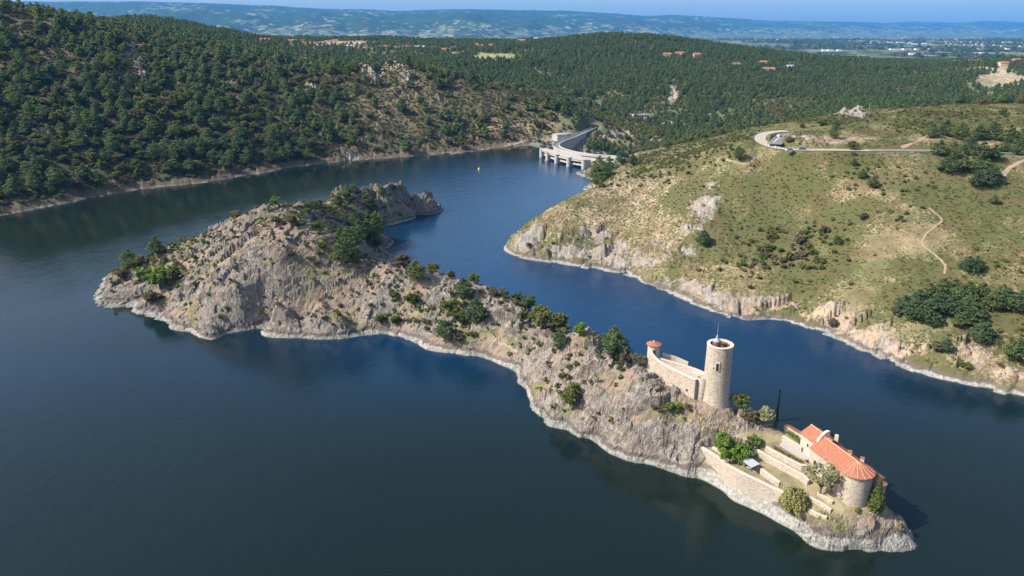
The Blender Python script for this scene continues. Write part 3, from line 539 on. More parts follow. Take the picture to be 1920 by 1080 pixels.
# the island
gx = np.arange(-236, 120, .62); gy = np.arange(150, 572, .62)
gx2 = np.arange(40, 119, .4); gy2 = np.arange(152, 240, .4)
gx = np.concatenate([gx[gx < 40], gx2]); gy = np.concatenate([gy2, gy[gy > 240]])
IX, IY = np.meshgrid(gx, gy); IZ, IRK = island_full(IX, IY)
ix_ = np.arange(IX.size).reshape(IX.shape); IF = np.stack([ix_[:-1, :-1], ix_[:-1, 1:], ix_[1:, 1:], ix_[1:, :-1]], -1).reshape(-1, 4)
mz = np.maximum.reduce([IZ[:-1, :-1], IZ[1:, 1:], IZ[:-1, 1:], IZ[1:, :-1]]).reshape(-1); IF = IF[mz > -2.5]
ipx, ipy, _ = proj(IX, IY, IZ)
n1 = fbm(IX, IY + IZ, 14, 4, 401); n3 = fbm(IX, IY + IZ, 5, 3, 411)
GC = lerp3(np.broadcast_to(np.array((.205, .155, .12)), IX.shape + (3,)), np.array((.12, .125, .05)), np.clip(.15 + 1.2 * n1 + blobs(ipx, ipy, [(600, 390, 70, 15, .8), (680, 400, 60, 40, .8), (560, 400, 60, 14, .6), (930, 620, 60, 30, .5), (1250, 770, 40, 14, .6), (260, 500, 60, 30, .7), (330, 470, 50, 20, .5), (850, 570, 60, 40, .4)]), 0, 1))
GC = lerp3(GC, np.array((.15, .105, .078)), np.clip(n3, 0, 1) * .8)
g = in_poly(IX, IY, GARDEN); GC[g] = np.array((.20, .165, .095)) * (1 + .35 * n3[g])[:, None]
gy_, gx_ = np.gradient(IZ); sl_ = np.hypot(gx_, gy_) / .5; IRK = np.maximum(IRK, sstep(2.0, 3.2, sl_))
och = blobs(ipx, ipy, [(1345, 780, 45, 28, 1), (1290, 775, 30, 15, .4)])
u, inv = np.unique(IF, return_inverse=True)
me = mesh_np('island_hill', np.stack([IX, IY, IZ], -1).reshape(-1, 3)[u], inv.reshape(-1, 4), M['island'], False, {'bank': (-1.3 * sstep(30, 66, IX) + .5 * sstep(420, 480, IY)).reshape(-1)[u], 'rock': IRK.reshape(-1)[u], 'ochre': och.reshape(-1)[u]}, {'ground': GC.reshape(-1, 3)[u]})
tag(link('island_hill', me), kind='structure')
# the lake
wv = [(-4000, -2500), (4000, -2500), (4000, 520), (600, 560), (160, 700), (97, 736), (75, 750), (55.5, 777), (44, 816), (42, 850), (20, 880), (-120, 1000), (-4000, 1000)]
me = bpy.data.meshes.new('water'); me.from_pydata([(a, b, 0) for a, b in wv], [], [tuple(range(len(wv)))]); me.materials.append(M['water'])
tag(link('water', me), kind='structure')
# ------------------------------------------------------------------ trees and shrubs
RNG = np.random.default_rng(11)
def rot_quads(Cn, size, rng, up=.35):
    n = len(Cn); a = rng.normal(size=(n, 3)); a[:, 2] *= (1 - up); a /= np.linalg.norm(a, axis=1)[:, None]
    b = rng.normal(size=(n, 3)); b -= (b * a).sum(1)[:, None] * a; b /= np.linalg.norm(b, axis=1)[:, None]
    s = (size * rng.uniform(.6, 1.3, n))[:, None]
    V = np.stack([Cn - a * s - b * s * .6, Cn + a * s - b * s * .6, Cn + a * s + b * s * .6, Cn - a * s + b * s * .6], 1).reshape(-1, 3)
    return V, np.arange(4 * n).reshape(n, 4)
def ball(rng, n, c, r):
    d = rng.normal(size=(n, 3)); d /= np.linalg.norm(d, axis=1)[:, None]
    return np.asarray(c) + d * (rng.uniform(.45, 1, n) ** .5)[:, None] * np.asarray(r)
def limb(p, q, r0, r1, n=5):
    p, q = np.asarray(p, float), np.asarray(q, float); d = q - p; d /= np.linalg.norm(d) + 1e-9
    u = np.cross(d, (0, 0, 1.0) if abs(d[2]) < .9 else (1.0, 0, 0)); u /= np.linalg.norm(u); v = np.cross(d, u)
    t = np.arange(n) * 2 * np.pi / n; ring = np.cos(t)[:, None] * u + np.sin(t)[:, None] * v
    V = np.r_[p + ring * r0, q + ring * r1]; F = [(i, (i + 1) % n, n + (i + 1) % n, n + i) for i in range(n)]; return V, np.array(F)
def join(L):
    V = []; F = []; k = 0
    for v, f in L: V.append(v); F.append(f + k); k += len(v)
    return np.concatenate(V), np.concatenate(F)
def pine_parts(seed, h=11, w=3.6, clump=44, leaf=.34, cone=1.0):
    rng = np.random.default_rng(seed); C_ = []; T = []
    bend = rng.normal(size=2) * .5
    ax = lambda t: np.array((bend[0] * t * t, bend[1] * t * t, h * t))
    for k in range(4): T.append(limb(ax(k / 4), ax((k + 1) / 4 * .97), .24 * (1 - k * .2), .24 * (1 - (k + 1) * .21)))
    lv = np.linspace(.20, .97, 9) + rng.normal(size=9) * .012
    for t in lv:
        prof = (1 - ((t - .34) / .66) ** 1.5) if t > .34 else (.55 + .45 * (t - .2) / .14)
        prof = max(.14, prof) if cone else 1
        R = w * prof; n = int(rng.integers(4, 6)) if t < .85 else 2
        a0 = rng.uniform(0, 6.3)
        for i in range(n):
            if rng.uniform() < .12: continue
            a = a0 + i * 6.283 / n + rng.normal() * .3; r = R * rng.uniform(.5, .95)
            c = ax(t) + np.array((math.cos(a) * r, math.sin(a) * r, rng.normal() * .3 + .10 * r)); s = R * rng.uniform(.28, .44) + .35
            if t < .9: T.append(limb(ax(t * .94), c, .09, .03, 3))
            C_.append(ball(rng, int(clump * (.5 + prof * .6)), c, (s * 1.15, s * 1.15, s * .5)))
    C_.append(ball(rng, 14, ax(1) - np.array((0, 0, .3)), (.35, .35, .7)))
    return rot_quads(np.concatenate(C_), leaf, rng, .5), join(T)
def broad_parts(seed, h=8, w=3.6, n=56, per=48, leaf=.27, low=.09, open_=.10):
    rng = np.random.default_rng(seed); C_ = []; T = [limb((0, 0, -.4), (0, 0, h * .35), .26, .18)]
    lob = [(rng.normal() * w * .25, rng.normal() * w * .25, h * rng.uniform(.28, .62), w * rng.uniform(.50, .72)) for _ in range(5)]
    for i in range(n):
        L_ = lob[i % 5]; d = rng.normal(size=3); d /= np.linalg.norm(d); d[2] = max(d[2], -.75)
        c = np.array(L_[:3]) + d * L_[3] * rng.uniform(.65, 1.0); c[2] = max(c[2], h * low); s = w * rng.uniform(.16, .30)
        if rng.uniform() < open_: continue
        C_.append(ball(rng, per, c, (s, s, s * .8)))
        if i % 4 == 0: T.append(limb((0, 0, h * .28), c, .10, .03, 3))
    return rot_quads(np.concatenate(C_), leaf, rng), join(T)
def bush_parts(seed, h=2.2, w=1.6, n=14, per=34, leaf=.20):
    rng = np.random.default_rng(seed); C_ = []; T = []
    for i in range(n):
        a = rng.uniform(0, 6.3); r = w * rng.uniform(.1, .75); c = (math.cos(a) * r, math.sin(a) * r, h * rng.uniform(.3, .8) * (1 - .35 * r / w)); s = w * rng.uniform(.25, .42)
        C_.append(ball(rng, per, c, (s, s, s * .75)))
        if i < 5: T.append(limb((0, 0, -.1), c, .05, .02, 3))
    return rot_quads(np.concatenate(C_), leaf, rng), join(T)
def far_mesh(name, parts, leafm):
    (cv, cf), (tv, tf) = parts; V, F = join([(cv, cf), (tv, tf)])
    return mesh_np(name, V, F, [leafm, M['bark']], False, None, None, np.r_[np.zeros(len(cf)), np.ones(len(tf))])
def pair(name, parts, leafm, bark='bark'):
    (cv, cf), (tv, tf) = parts
    return (mesh_np(name + '_crown', cv, cf, leafm), mesh_np(name + '_trunk', tv, tf, M[bark]))
PINES = [pair('pine', pine_parts(s, 10.5 + (s % 3) * .8, 3.5 + .5 * (s % 3)), M['pine']) for s in range(6)]
BROADS = [pair('broadleaf', broad_parts(20 + s, 7.5, 3.3 + .3 * (s % 2)), M['broad']) for s in range(5)]
BUSHES = [pair('bush', bush_parts(40 + s), M['broad']) for s in range(4)]
PFAR = [far_mesh('far_pine', pine_parts(60 + s, 10.5, 3.7, 10, .72), M['pine']) for s in range(5)]
BFAR = [far_mesh('far_broadleaf', broad_parts(70 + s, 7.5, 3.6, 22, 12, .62, .15), M['broad']) for s in range(4)]

def put_tree(kind, xyz, scale, label, group, rz=None, sx=1.0, cat='tree', seed=None):
    lib = {'pine': PINES, 'broad': BROADS, 'bush': BUSHES}[kind]; nm = {'pine': 'pine_tree', 'broad': 'broadleaf_tree', 'bush': 'bush'}[kind]
    k = int(RNG.integers(len(lib))) if seed is None else seed % len(lib)
    e = empty(nm, xyz, RNG.uniform(0, 6.28) if rz is None else rz, label, 'shrub' if kind == 'bush' else cat, group); e.scale = (scale * sx, scale * sx, scale)
    c = link('crown' if kind != 'bush' else 'foliage', lib[k][0], e); t = link('trunk' if kind != 'bush' else 'stem', lib[k][1], e)
    return e
def single_tree(kind, xyz, scale, label, group, sx=1.0):
    lib = {'pine': PFAR, 'broad': BFAR}[kind]; o = link({'pine': 'pine_tree', 'broad': 'broadleaf_tree'}[kind], lib[int(RNG.integers(len(lib)))], None, xyz)
    o.rotation_euler = (0, 0, RNG.uniform(0, 6.28)); o.scale = (scale * sx, scale * sx, scale); return tag(o, label, 'tree', group)
def scatter(name, P_, sc, idx, sources, mat=None, lab=None):
    """one uncountable mass: a point mesh whose points carry copies of the source trees"""
    n = len(P_); me = bpy.data.meshes.new(name); me.vertices.add(n); me.vertices.foreach_set('co', np.asarray(P_, np.float32).ravel())
    a = me.attributes.new('sc', 'FLOAT_VECTOR', 'POINT'); a.data.foreach_set('vector', np.asarray(sc, np.float32).ravel())
    a = me.attributes.new('rz', 'FLOAT_VECTOR', 'POINT'); r = np.zeros((n, 3), np.float32); r[:, 2] = RNG.uniform(0, 6.28, n); a.data.foreach_set('vector', r.ravel())
    a = me.attributes.new('pick', 'INT', 'POINT'); a.data.foreach_set('value', np.asarray(idx, np.int32))
    o = link(name, me); g = bpy.data.node_groups.new(name, 'GeometryNodeTree')
    g.interface.new_socket('Geometry', in_out='INPUT', socket_type='NodeSocketGeometry'); g.interface.new_socket('Geometry', in_out='OUTPUT', socket_type='NodeSocketGeometry')
    N = g.nodes; L = g.links; gi = N.new('NodeGroupInput'); go = N.new('NodeGroupOutput'); ins = N.new('GeometryNodeInstanceOnPoints'); jn = N.new('GeometryNodeJoinGeometry')
    for s in reversed(sources):
        oi = N.new('GeometryNodeObjectInfo'); oi.inputs['Object'].default_value = s; oi.inputs['As Instance'].default_value = True; L.new(oi.outputs['Geometry'], jn.inputs[0])
    def at(nm, ty):
        q = N.new('GeometryNodeInputNamedAttribute'); q.data_type = ty; q.inputs[0].default_value = nm; return [s for s in q.outputs if s.enabled][0]
    L.new(gi.outputs[0], ins.inputs['Points']); L.new(jn.outputs[0], ins.inputs['Instance']); ins.inputs['Pick Instance'].default_value = True
    L.new(at('pick', 'INT'), ins.inputs['Instance Index']); L.new(at('rz', 'FLOAT_VECTOR'), ins.inputs['Rotation']); L.new(at('sc', 'FLOAT_VECTOR'), ins.inputs['Scale'])
    L.new(ins.outputs[0], go.inputs[0]); md = o.modifiers.new('spread', 'NODES'); md.node_group = g
    return tag(o, kind='stuff', label=lab)

def land_pts(x0, x1, y0, y1, n):
    x = RNG.uniform(x0, x1, n); y = RNG.uniform(y0, y1, n); z, rk = mainland_full(x, y); px, py, d = proj(x, y, z)
    return x, y, z, rk, px, py, d
def thin(x, y, rmin):
    """drop points closer than rmin to one kept before"""
    cell = {}; keep = []
    for i in range(len(x)):
        r = rmin[i] if np.ndim(rmin) else rmin; k = (int(x[i] // 8), int(y[i] // 8)); ok = True
        for a in (-1, 0, 1):
            for b in (-1, 0, 1):
                for j in cell.get((k[0] + a, k[1] + b), ()):
                    if (x[i] - x[j]) ** 2 + (y[i] - y[j]) ** 2 < r * r: ok = False; break
                if not ok: break
            if not ok: break
        if ok: cell.setdefault(k, []).append(i); keep.append(i)
    return np.array(keep, int)
def visible(x, y, z, top=6):
    """is a tree top here in the frame and not behind a hill"""
    px, py, d = proj(x, y, z + top); ok = (px > -60) & (px < 1980) & (py > -40) & (py < 1130)
    t = np.linspace(.15, .97, 50)[None, :]; xs = x[:, None] * t; ys = y[:, None] * t; zs = CAMZ + (z[:, None] + top - CAMZ) * t
    return ok & ~((base_rbf(xs, ys) > zs + 4) & (ys > 300)).any(1)

# --- the wooded west bank
x, y, z, rk, px, py, d = land_pts(-760, 130, 380, 1240, 15000)
left = (x < np.interp(y, [400, 860, 1240], [-40, 30, 160]))
den = .30 + .55 * sstep(.0, .5, fbm(x, y, 95, 2, 501)) + .35 * blobs(px, py, [(250, 250, 330, 90, 1.3), (60, 320, 120, 60, 1), (200, 60, 180, 14, .9), (600, 105, 240, 12, 2.6), (700, 290, 130, 16, 1.0), (850, 270, 60, 14, .9), (1000, 205, 90, 16, 1.5), (1080, 225, 40, 12, 1.5)])
den = den * (1 - .85 * np.clip(blobs(px, py, [(720, 190, 120, 45, 1.1), (700, 135, 60, 20, 1), (850, 200, 110, 36, 1), (80, 100, 80, 30, .8), (960, 245, 90, 14, 1.2), (40, 40, 60, 18, .7), (560, 240, 60, 40, .6)]), 0, 1)) * (1 - .6 * rk)
den = den * (1 - .55 * sstep(560, 700, px) * sstep(108, 130, py) * sstep(1060, 960, px))
hide_dam = (poly_dist(x, y, DAM[::4])[0] < 13) | ((x > 20) & (y > 760) & (y < 1000) & (x < 125) & (z < 9))
ok = left & (z > 4.5) & (RNG.uniform(size=len(x)) < den) & ~hide_dam & visible(x, y, z)
i = np.where(ok)[0]; i = i[thin(x[i], y[i], 5.8)]; i = i[:2300]
kindp = (fbm(x[i], y[i], 60, 2, 511) + RNG.normal(size=len(i)) * .35 - .25 * (py[i] < 110) * (px[i] > 480)) < .04
order = np.argsort(d[i]); i = i[order]; kindp = kindp[order]
LATER = []
ORD = 'first second third fourth fifth sixth seventh eighth ninth tenth eleventh twelfth thirteenth fourteenth fifteenth sixteenth seventeenth eighteenth nineteenth twentieth'.split()
def ordinal(n):
    if n < 20: return ORD[n]
    t_, u_ = divmod(n + 1, 10); return ['', '', 'twentieth', 'thirtieth', 'fortieth', 'fiftieth'][t_] if u_ == 0 else ['', '', 'twenty', 'thirty', 'forty', 'fifty'][t_] + '-' + ORD[u_ - 1]
def later(o, kind, place): LATER.append((o, kind, place)); return o
def label_all():
    """each tree or tiny building is told apart by its rank among its like in one small stretch"""
    g_ = {}
    for o, k, pl in LATER: g_.setdefault((k, pl), []).append(o)
    for (k, pl), L in g_.items():
        L.sort(key=lambda o: proj(*o.location)[0])
        for n, o in enumerate(L): o['label'] = (f'{ordinal(n)} {k} from left {pl}' if len(L) > 1 else f'{k} {pl}')
def wplace(px, py, z):
    row = 'at the west waterline' if z < 20 else 'low on the west slope' if z < 45 else 'midway up the west slope' if z < 80 else 'high on the west slope' if py > 100 else 'on the west crest'
    k = int(np.searchsorted([110, 230, 350, 480, 620, 760, 900], px))
    return row + ' ' + ['by the frame edge', 'left of the island tip', 'over the island tip', 'over the grey hill', 'over the rear crags', 'under the rocky knoll', 'right of the knoll', 'beside the dam'][k]
def wlabel(kind, px, py, z, s):
    zone = 'near the far waterline' if z < 22 else 'low on the shaded west slope' if z < 55 else 'high on the shaded west slope' if py > 110 else 'along the crest of the west slope'
    side = 'below the rocky knoll' if 620 < px < 900 else 'at the frame edge side' if px < 160 else 'towards the dam' if px >= 900 else 'facing the island hill'
    return f"{'tall' if s > 1.05 else 'small'} {kind} {zone} {side}"
npn = nbr = 0; rest_p = []; rest_b = []
for j, isp in zip(i, kindp):
    s = float(RNG.uniform(.80, 1.45)) * (1.0 if isp else 1.12)
    if isp and npn < 215:
        npn += 1; later(*((lambda e: (e, ('tall' if s > 1.1 else 'small') + ' dark pine', wplace(px[j], py[j], z[j])))(put_tree('pine', (x[j], y[j], z[j] - .3), s, None, 'pines on the wooded west bank', sx=1.22))))
    elif (not isp) and nbr < 215:
        nbr += 1; later(*((lambda e: (e, ('tall' if s > 1.25 else 'small') + ' leafy tree', wplace(px[j], py[j], z[j])))(put_tree('broad', (x[j], y[j], z[j] - .3), s, None, 'leafy trees on the wooded west bank', sx=1.3))))
    else: (rest_p if isp else rest_b).append((x[j], y[j], z[j] - .3, s))
FARSRC = []
for k in range(9):
    q = (rest_p if k < 5 else rest_b).pop(0); lib = PFAR if k < 5 else BFAR; nm = 'pine_tree' if k < 5 else 'broadleaf_tree'
    o = link(nm, lib[k if k < 5 else k - 5], None, q[:3]); o.scale = (q[3],) * 3; px_, py_, _ = proj(*q[:3])
    later(o, ('tall' if q[3] > 1.1 else 'small') + (' dark pine' if k < 5 else ' leafy tree'), wplace(px_, py_, q[2])); tag(o, None, 'tree', 'pines on the wooded west bank' if k < 5 else 'leafy trees on the wooded west bank'); FARSRC.append(o)
def mass(name, L, kinds, stretch=1.0, lab=None):
    L = np.array(L); k = np.where(kinds, RNG.integers(0, 5, len(L)), RNG.integers(5, 9, len(L))); s = L[:, 3]
    return scatter(name, L[:, :3], np.stack([s * stretch, s * stretch, s], 1), k, FARSRC, lab=lab)
mass('wooded_slope', rest_p + rest_b, np.r_[np.ones(len(rest_p), bool), np.zeros(len(rest_b), bool)], 1.15, 'mixed wood covering the upper west slope')

# --- the forest hill, the village plateau, the valley below the dam and the far right woods
x, y, z, rk, px, py, d = land_pts(-900, 1650, 780, 2700, 170000)
right_of = x > np.interp(y, [780, 860, 1240, 1300], [60, 30, 160, -900])
clear = np.clip(blobs(px, py, [(640, 82, 100, 6, 1.4), (930, 107, 60, 8, 1.5), (860, 101, 40, 5, 1.2), (1262, 178, 11, 22, 1.3), (1880, 150, 70, 24, 1.3), (1860, 132, 70, 7, 1.2), (1480, 120, 28, 4, 1.0), (1850, 160, 36, 22, 1.2), (1890, 118, 60, 5, .8), (690, 90, 230, 10, .93), (680, 100, 190, 12, .8), (1270, 104, 20, 5, 1), (1450, 130, 26, 4, 1), (1228, 217, 16, 5, 1.3), (1254, 231, 14, 6, 1.3)]), 0, 1)
den = np.where(y < 1150, .75, 1.0) * np.where((px < 1000) & (y > 1250) & (px > 450) & (py < 112), .45 + .35 * sstep(-.1, .3, fbm(x, y, 150, 2, 521)), 1) * (1 - clear)
ok = right_of & (RNG.uniform(size=len(x)) < den) & ~((poly_dist(x, y, DAM[::4])[0] < 12)) & (z > -19)
i = np.where(ok)[0]; i = i[visible(x[i], y[i], z[i], 7)]; i = i[thin(x[i], y[i], 4.9)]
isp = (fbm(x[i], y[i], 110, 3, 531) + RNG.normal(size=len(i)) * .25) < np.where(z[i] < 26, -.12, .75) + np.where(px[i] > 1450, -.35, 0)
s = RNG.uniform(.65, 1.15, len(i)) * np.where(y[i] < 1100, 1.0, .98)
mass('forest', np.c_[x[i], y[i], z[i] - .5, s], isp, 1.0, 'pine and leafy forest covering the hills beyond the dam')
NFOREST = len(i)

# --- tree belts on the far plain
x = RNG.uniform(-2500, 9000, 26000); y = RNG.uniform(2700, 11000, 26000); n = fbm(x, y, 900, 4, 541) - .3 * np.abs(fbm(x, y * .35, 420, 2, 551))
ok = (n > .02) & (RNG.uniform(size=len(x)) < .95) & (np.abs(x / y) < .75); x, y = x[ok], y[ok]; s = RNG.uniform(1.2, 2.6, len(x))
z = -20 + 2 * fbm(x, y, 900, 2, 3)
mass('tree_belts', np.c_[x, y, z - 1, s], RNG.uniform(size=len(x)) < .4, 2.2, 'dark tree belts on the far plain')

# --- the open east slope
def at_px(px, py, fn=Hall): return march(fn, [px], [py])[0]
EPINE = [(1770, 255, .95), (1745, 258, .8), (1800, 262, 1.0), (1835, 262, 1.0), (1860, 262, 1.05), (1890, 268, 1.1), (1915, 268, .9), (1760, 292, .9), (1785, 296, .9), (1815, 290, 1.0), (1840, 300, 1.0), (1862, 300, .9), (1780, 325, 1.0), (1805, 322, .9), (1765, 320, .8), (1830, 326, .9), (1850, 335, 1.0), (1845, 350, .9), (1828, 350, .8), (1862, 345, .8), (1905, 290, .9), (1880, 285, .7),
         (1692, 590, .9), (1712, 600, 1.0), (1735, 605, 1.05), (1758, 590, 1.0), (1740, 565, .9), (1765, 560, 1.0), (1785, 560, .95), (1800, 575, 1.0), (1780, 592, .9), (1815, 595, .95), (1830, 615, .95), (1812, 560, .8), (1840, 560, .8), (1862, 582, .9), (1885, 580, .95), (1905, 585, .9), (1925, 575, .9), (1880, 560, .7), (1722, 580, .9), (1748, 612, .7), (1838, 645, .95), (1822, 600, .8), (1905, 678, 1.05), (1925, 668, .9), (1795, 612, .7), (1772, 660, .6), (1815, 510, .75), (1828, 506, .7), (1600, 310, .45)]
for k, (a, b, s) in enumerate(EPINE):
    grp = 'pines by the road on the east slope' if b < 400 else 'pines above the east shore'
    e = put_tree('pine', at_px(a, b) - np.array((0, 0, .3)), s * .88, None, grp, sx=1.4); later(e, 'pine', ('upper row' if b < 275 else 'second row' if b < 312 else 'lower row') + ' of the clump beside the east road' if b < 400 else ('upper edge' if b < 572 else 'middle row' if b < 594 else 'lower row') + ' of the grove above the east shore')
ELAB = [(1318, 461, .75, 'pine', 'small dark pine alone on the green slope beside the grey slab'), (1384, 300, .62, 'pine', 'dark pine alone on the spur crest beside the footpath end'), (1563, 260, .62, 'pine', 'dark pine behind the cut bank of the road'), (1655, 200, .6, 'broad', 'green tree left on the far crest of the east plateau'), (1720, 196, .7, 'pine', 'pine left of three on the plateau crest'), (1760, 197, .75, 'broad', 'broad tree in the middle of the plateau crest'), (1800, 196, .8, 'pine', 'pine right of the middle crest tree'), (1842, 196, .8, 'broad', 'large leafy tree right on the plateau crest'), (1880, 195, .8, 'pine', 'tall pine by the right end of the plateau crest'), (1912, 194, .8, 'broad', 'leafy tree at the right edge on the plateau crest'), (1878, 215, .6, 'broad', 'dark round shrub tree below the right crest trees'), (1566, 243, .5, 'pine', 'smaller pine just behind the one on the cut bank'), (1480, 266, .45, 'broad', 'round dark bush tree between parking bay and cut bank'), (1597, 282, .75, 'broad', 'light green tree leaning over the road right of the cars'),
        (1615, 335, .45, 'pine', 'low spreading pine in the middle of the upper slope'), (1635, 352, .5, 'pine', 'low pine just below the spreading one'), (1568, 458, .4, 'pine', 'tiny pine above the brown thicket end'), (1617, 410, .45, 'broad', 'small green tree on the open slope under the two low pines'), (1862, 382, .4, 'pine', 'small pine alone below the road clump'), (1505, 240, .45, 'broad', 'green tree behind the parking bay'), (1540, 236, .5, 'broad', 'dark round tree on the hill edge behind the road'),
        (1250, 280, .8, 'pine', 'dark pine in the hollow behind the spur'), (1185, 312, .6, 'pine', 'dark pine on the bluff right of the dam'), (1130, 340, .95, 'pine', 'tall pine on the small point near the dam end'), (1117, 352, .8, 'pine', 'pine lowest on the small point near the dam'), (1122, 325, .9, 'pine', 'pine uppermost on the small point near the dam'), (1142, 322, .8, 'pine', 'pine behind the others on the dam point'), (1165, 310, .9, 'pine', 'broad pine beside the right dam end'), (1205, 325, .55, 'broad', 'olive tree between the dam point and the spur'),
        (992, 462, .35, 'broad', 'lone bush tree on the grey headland'), (1036, 458, .3, 'broad', 'second lone bush tree on the grey headland'), (1500, 455, .7, 'broad', 'brown leafy thicket tree in the gully'), (1440, 470, .5, 'broad', 'grey green thicket tree left in the gully'), (1545, 435, .6, 'broad', 'brown round tree on top of the gully thicket'), (1560, 612, .55, 'broad', 'leafy bush tree in the rocks over the east shore'), (1680, 590, .5, 'broad', 'pale leafy tree at the grove edge'), (1750, 655, .5, 'broad', 'green bush tree under the grove'), (1810, 690, .5, 'broad', 'light green bush tree among orange rocks'), (1600, 290, .3, 'broad', 'small bush by the road edge')]
for a, b, s, k, lab in ELAB: put_tree(k, at_px(a, b) - np.array((0, 0, .2)), s * (1.1 if k == 'pine' else 1.2) * (1.35 if 'dam' in lab else 1), lab, None, sx=1.25)
# --- scrub on the slopes: uncountable low shrubs
HB_ = []
for k in range(4):
    a, b, s, lab = [(1640, 480, 1.0, 'low round heath shrub on the pale grass below the footpath'), (1420, 350, 1.0, 'low green shrub in the densest green of the slope'), (1200, 395, 1.0, 'low heath shrub on the pinkish stony crest'), (1850, 470, 1.0, 'low heath shrub right of the winding footpath')][k]
    (cv, cf), (tv, tf) = bush_parts(90 + k, 1.0, .85, 7, 12, .20); me = mesh_np('heath_shrub', cv, cf, M['heath']); o = link('heath_shrub', me, None, at_px(a, b)); tag(o, lab, 'shrub'); HB_.append(o)
x, y, z, rk, px, py, d = land_pts(-20, 470, 240, 720, 75000)
he = heath_amount(x, y, z, px, py)
roadd = poly_dist(x, y, ROAD_S[::3])[0]
ok = (z > 4) & (RNG.uniform(size=len(x)) < .42 + he * 1.0) & (x > (y - 700) * .1 + 20) & (roadd > 6) & ~in_poly(x, y, PARK) & (rk < .75) & (px < 1990)
i = np.where(ok)[0]; s = RNG.uniform(.35, 1.0, len(i)) * (.6 + .4 * he[i]); sc = np.stack([s * 1.3, s * 1.3, s * RNG.uniform(.4, .75, len(i))], 1)
scatter('heath', np.c_[x[i], y[i], z[i] - .12], sc, RNG.integers(0, 4, len(i)), HB_, lab='low heath and broom scrub over the sunny east slope')
NH = len(i)
th = blobs(px, py, [(1480, 480, 75, 30, 1), (1400, 500, 50, 26, .9), (1440, 445, 60, 20, .8), (1530, 440, 45, 24, 1), (1720, 235, 40, 12, .9), (1560, 225, 60, 7, .7), (1800, 215, 120, 8, .6), (1620, 330, 40, 30, .5), (1250, 300, 80, 16, 1.3), (1330, 280, 60, 14, 1.3), (1400, 262, 30, 10, .9), (1540, 600, 40, 14, .8), (1660, 345, 30, 20, .8), (1850, 500, 60, 30, .3), (1200, 330, 60, 12, .8), (1720, 345, 40, 14, .7), (1690, 400, 30, 20, .4), (1930, 640, 60, 30, .7)])
ok = (z > 5) & (RNG.uniform(size=len(x)) < th * .34) & (roadd > 8) & ~in_poly(x, y, PARK); i = np.where(ok)[0]; i = i[thin(x[i], y[i], 1.9)]
s = RNG.uniform(.2, .36, len(i)) * (1 + .7 * (blobs(px[i], py[i], [(1480, 480, 90, 50, 1)]))); mass('thicket', np.c_[x[i], y[i], z[i] - .4, s], np.zeros(len(i), bool), 1.25, 'brown and green thickets in the gullies of the east slope')
x, y, z, rk, px, py, d = land_pts(-600, 60, 500, 1080, 60000)
ok = (z > 4) & (x < np.interp(y, [400, 860, 1240], [-40, 30, 160])) & (RNG.uniform(size=len(x)) < .6 + .4 * (px > 540)) & visible(x, y, z, 2) & (poly_dist(x, y, DAM[::4])[0] > 9); i = np.where(ok)[0]
s = RNG.uniform(.14, .46, len(i)) * (1 - .35 * sstep(520, 680, px[i])); mass('undergrowth', np.c_[x[i], y[i], z[i] - .15, s], np.zeros(len(i), bool), 1.6, 'low scrub between the trees of the west slope')

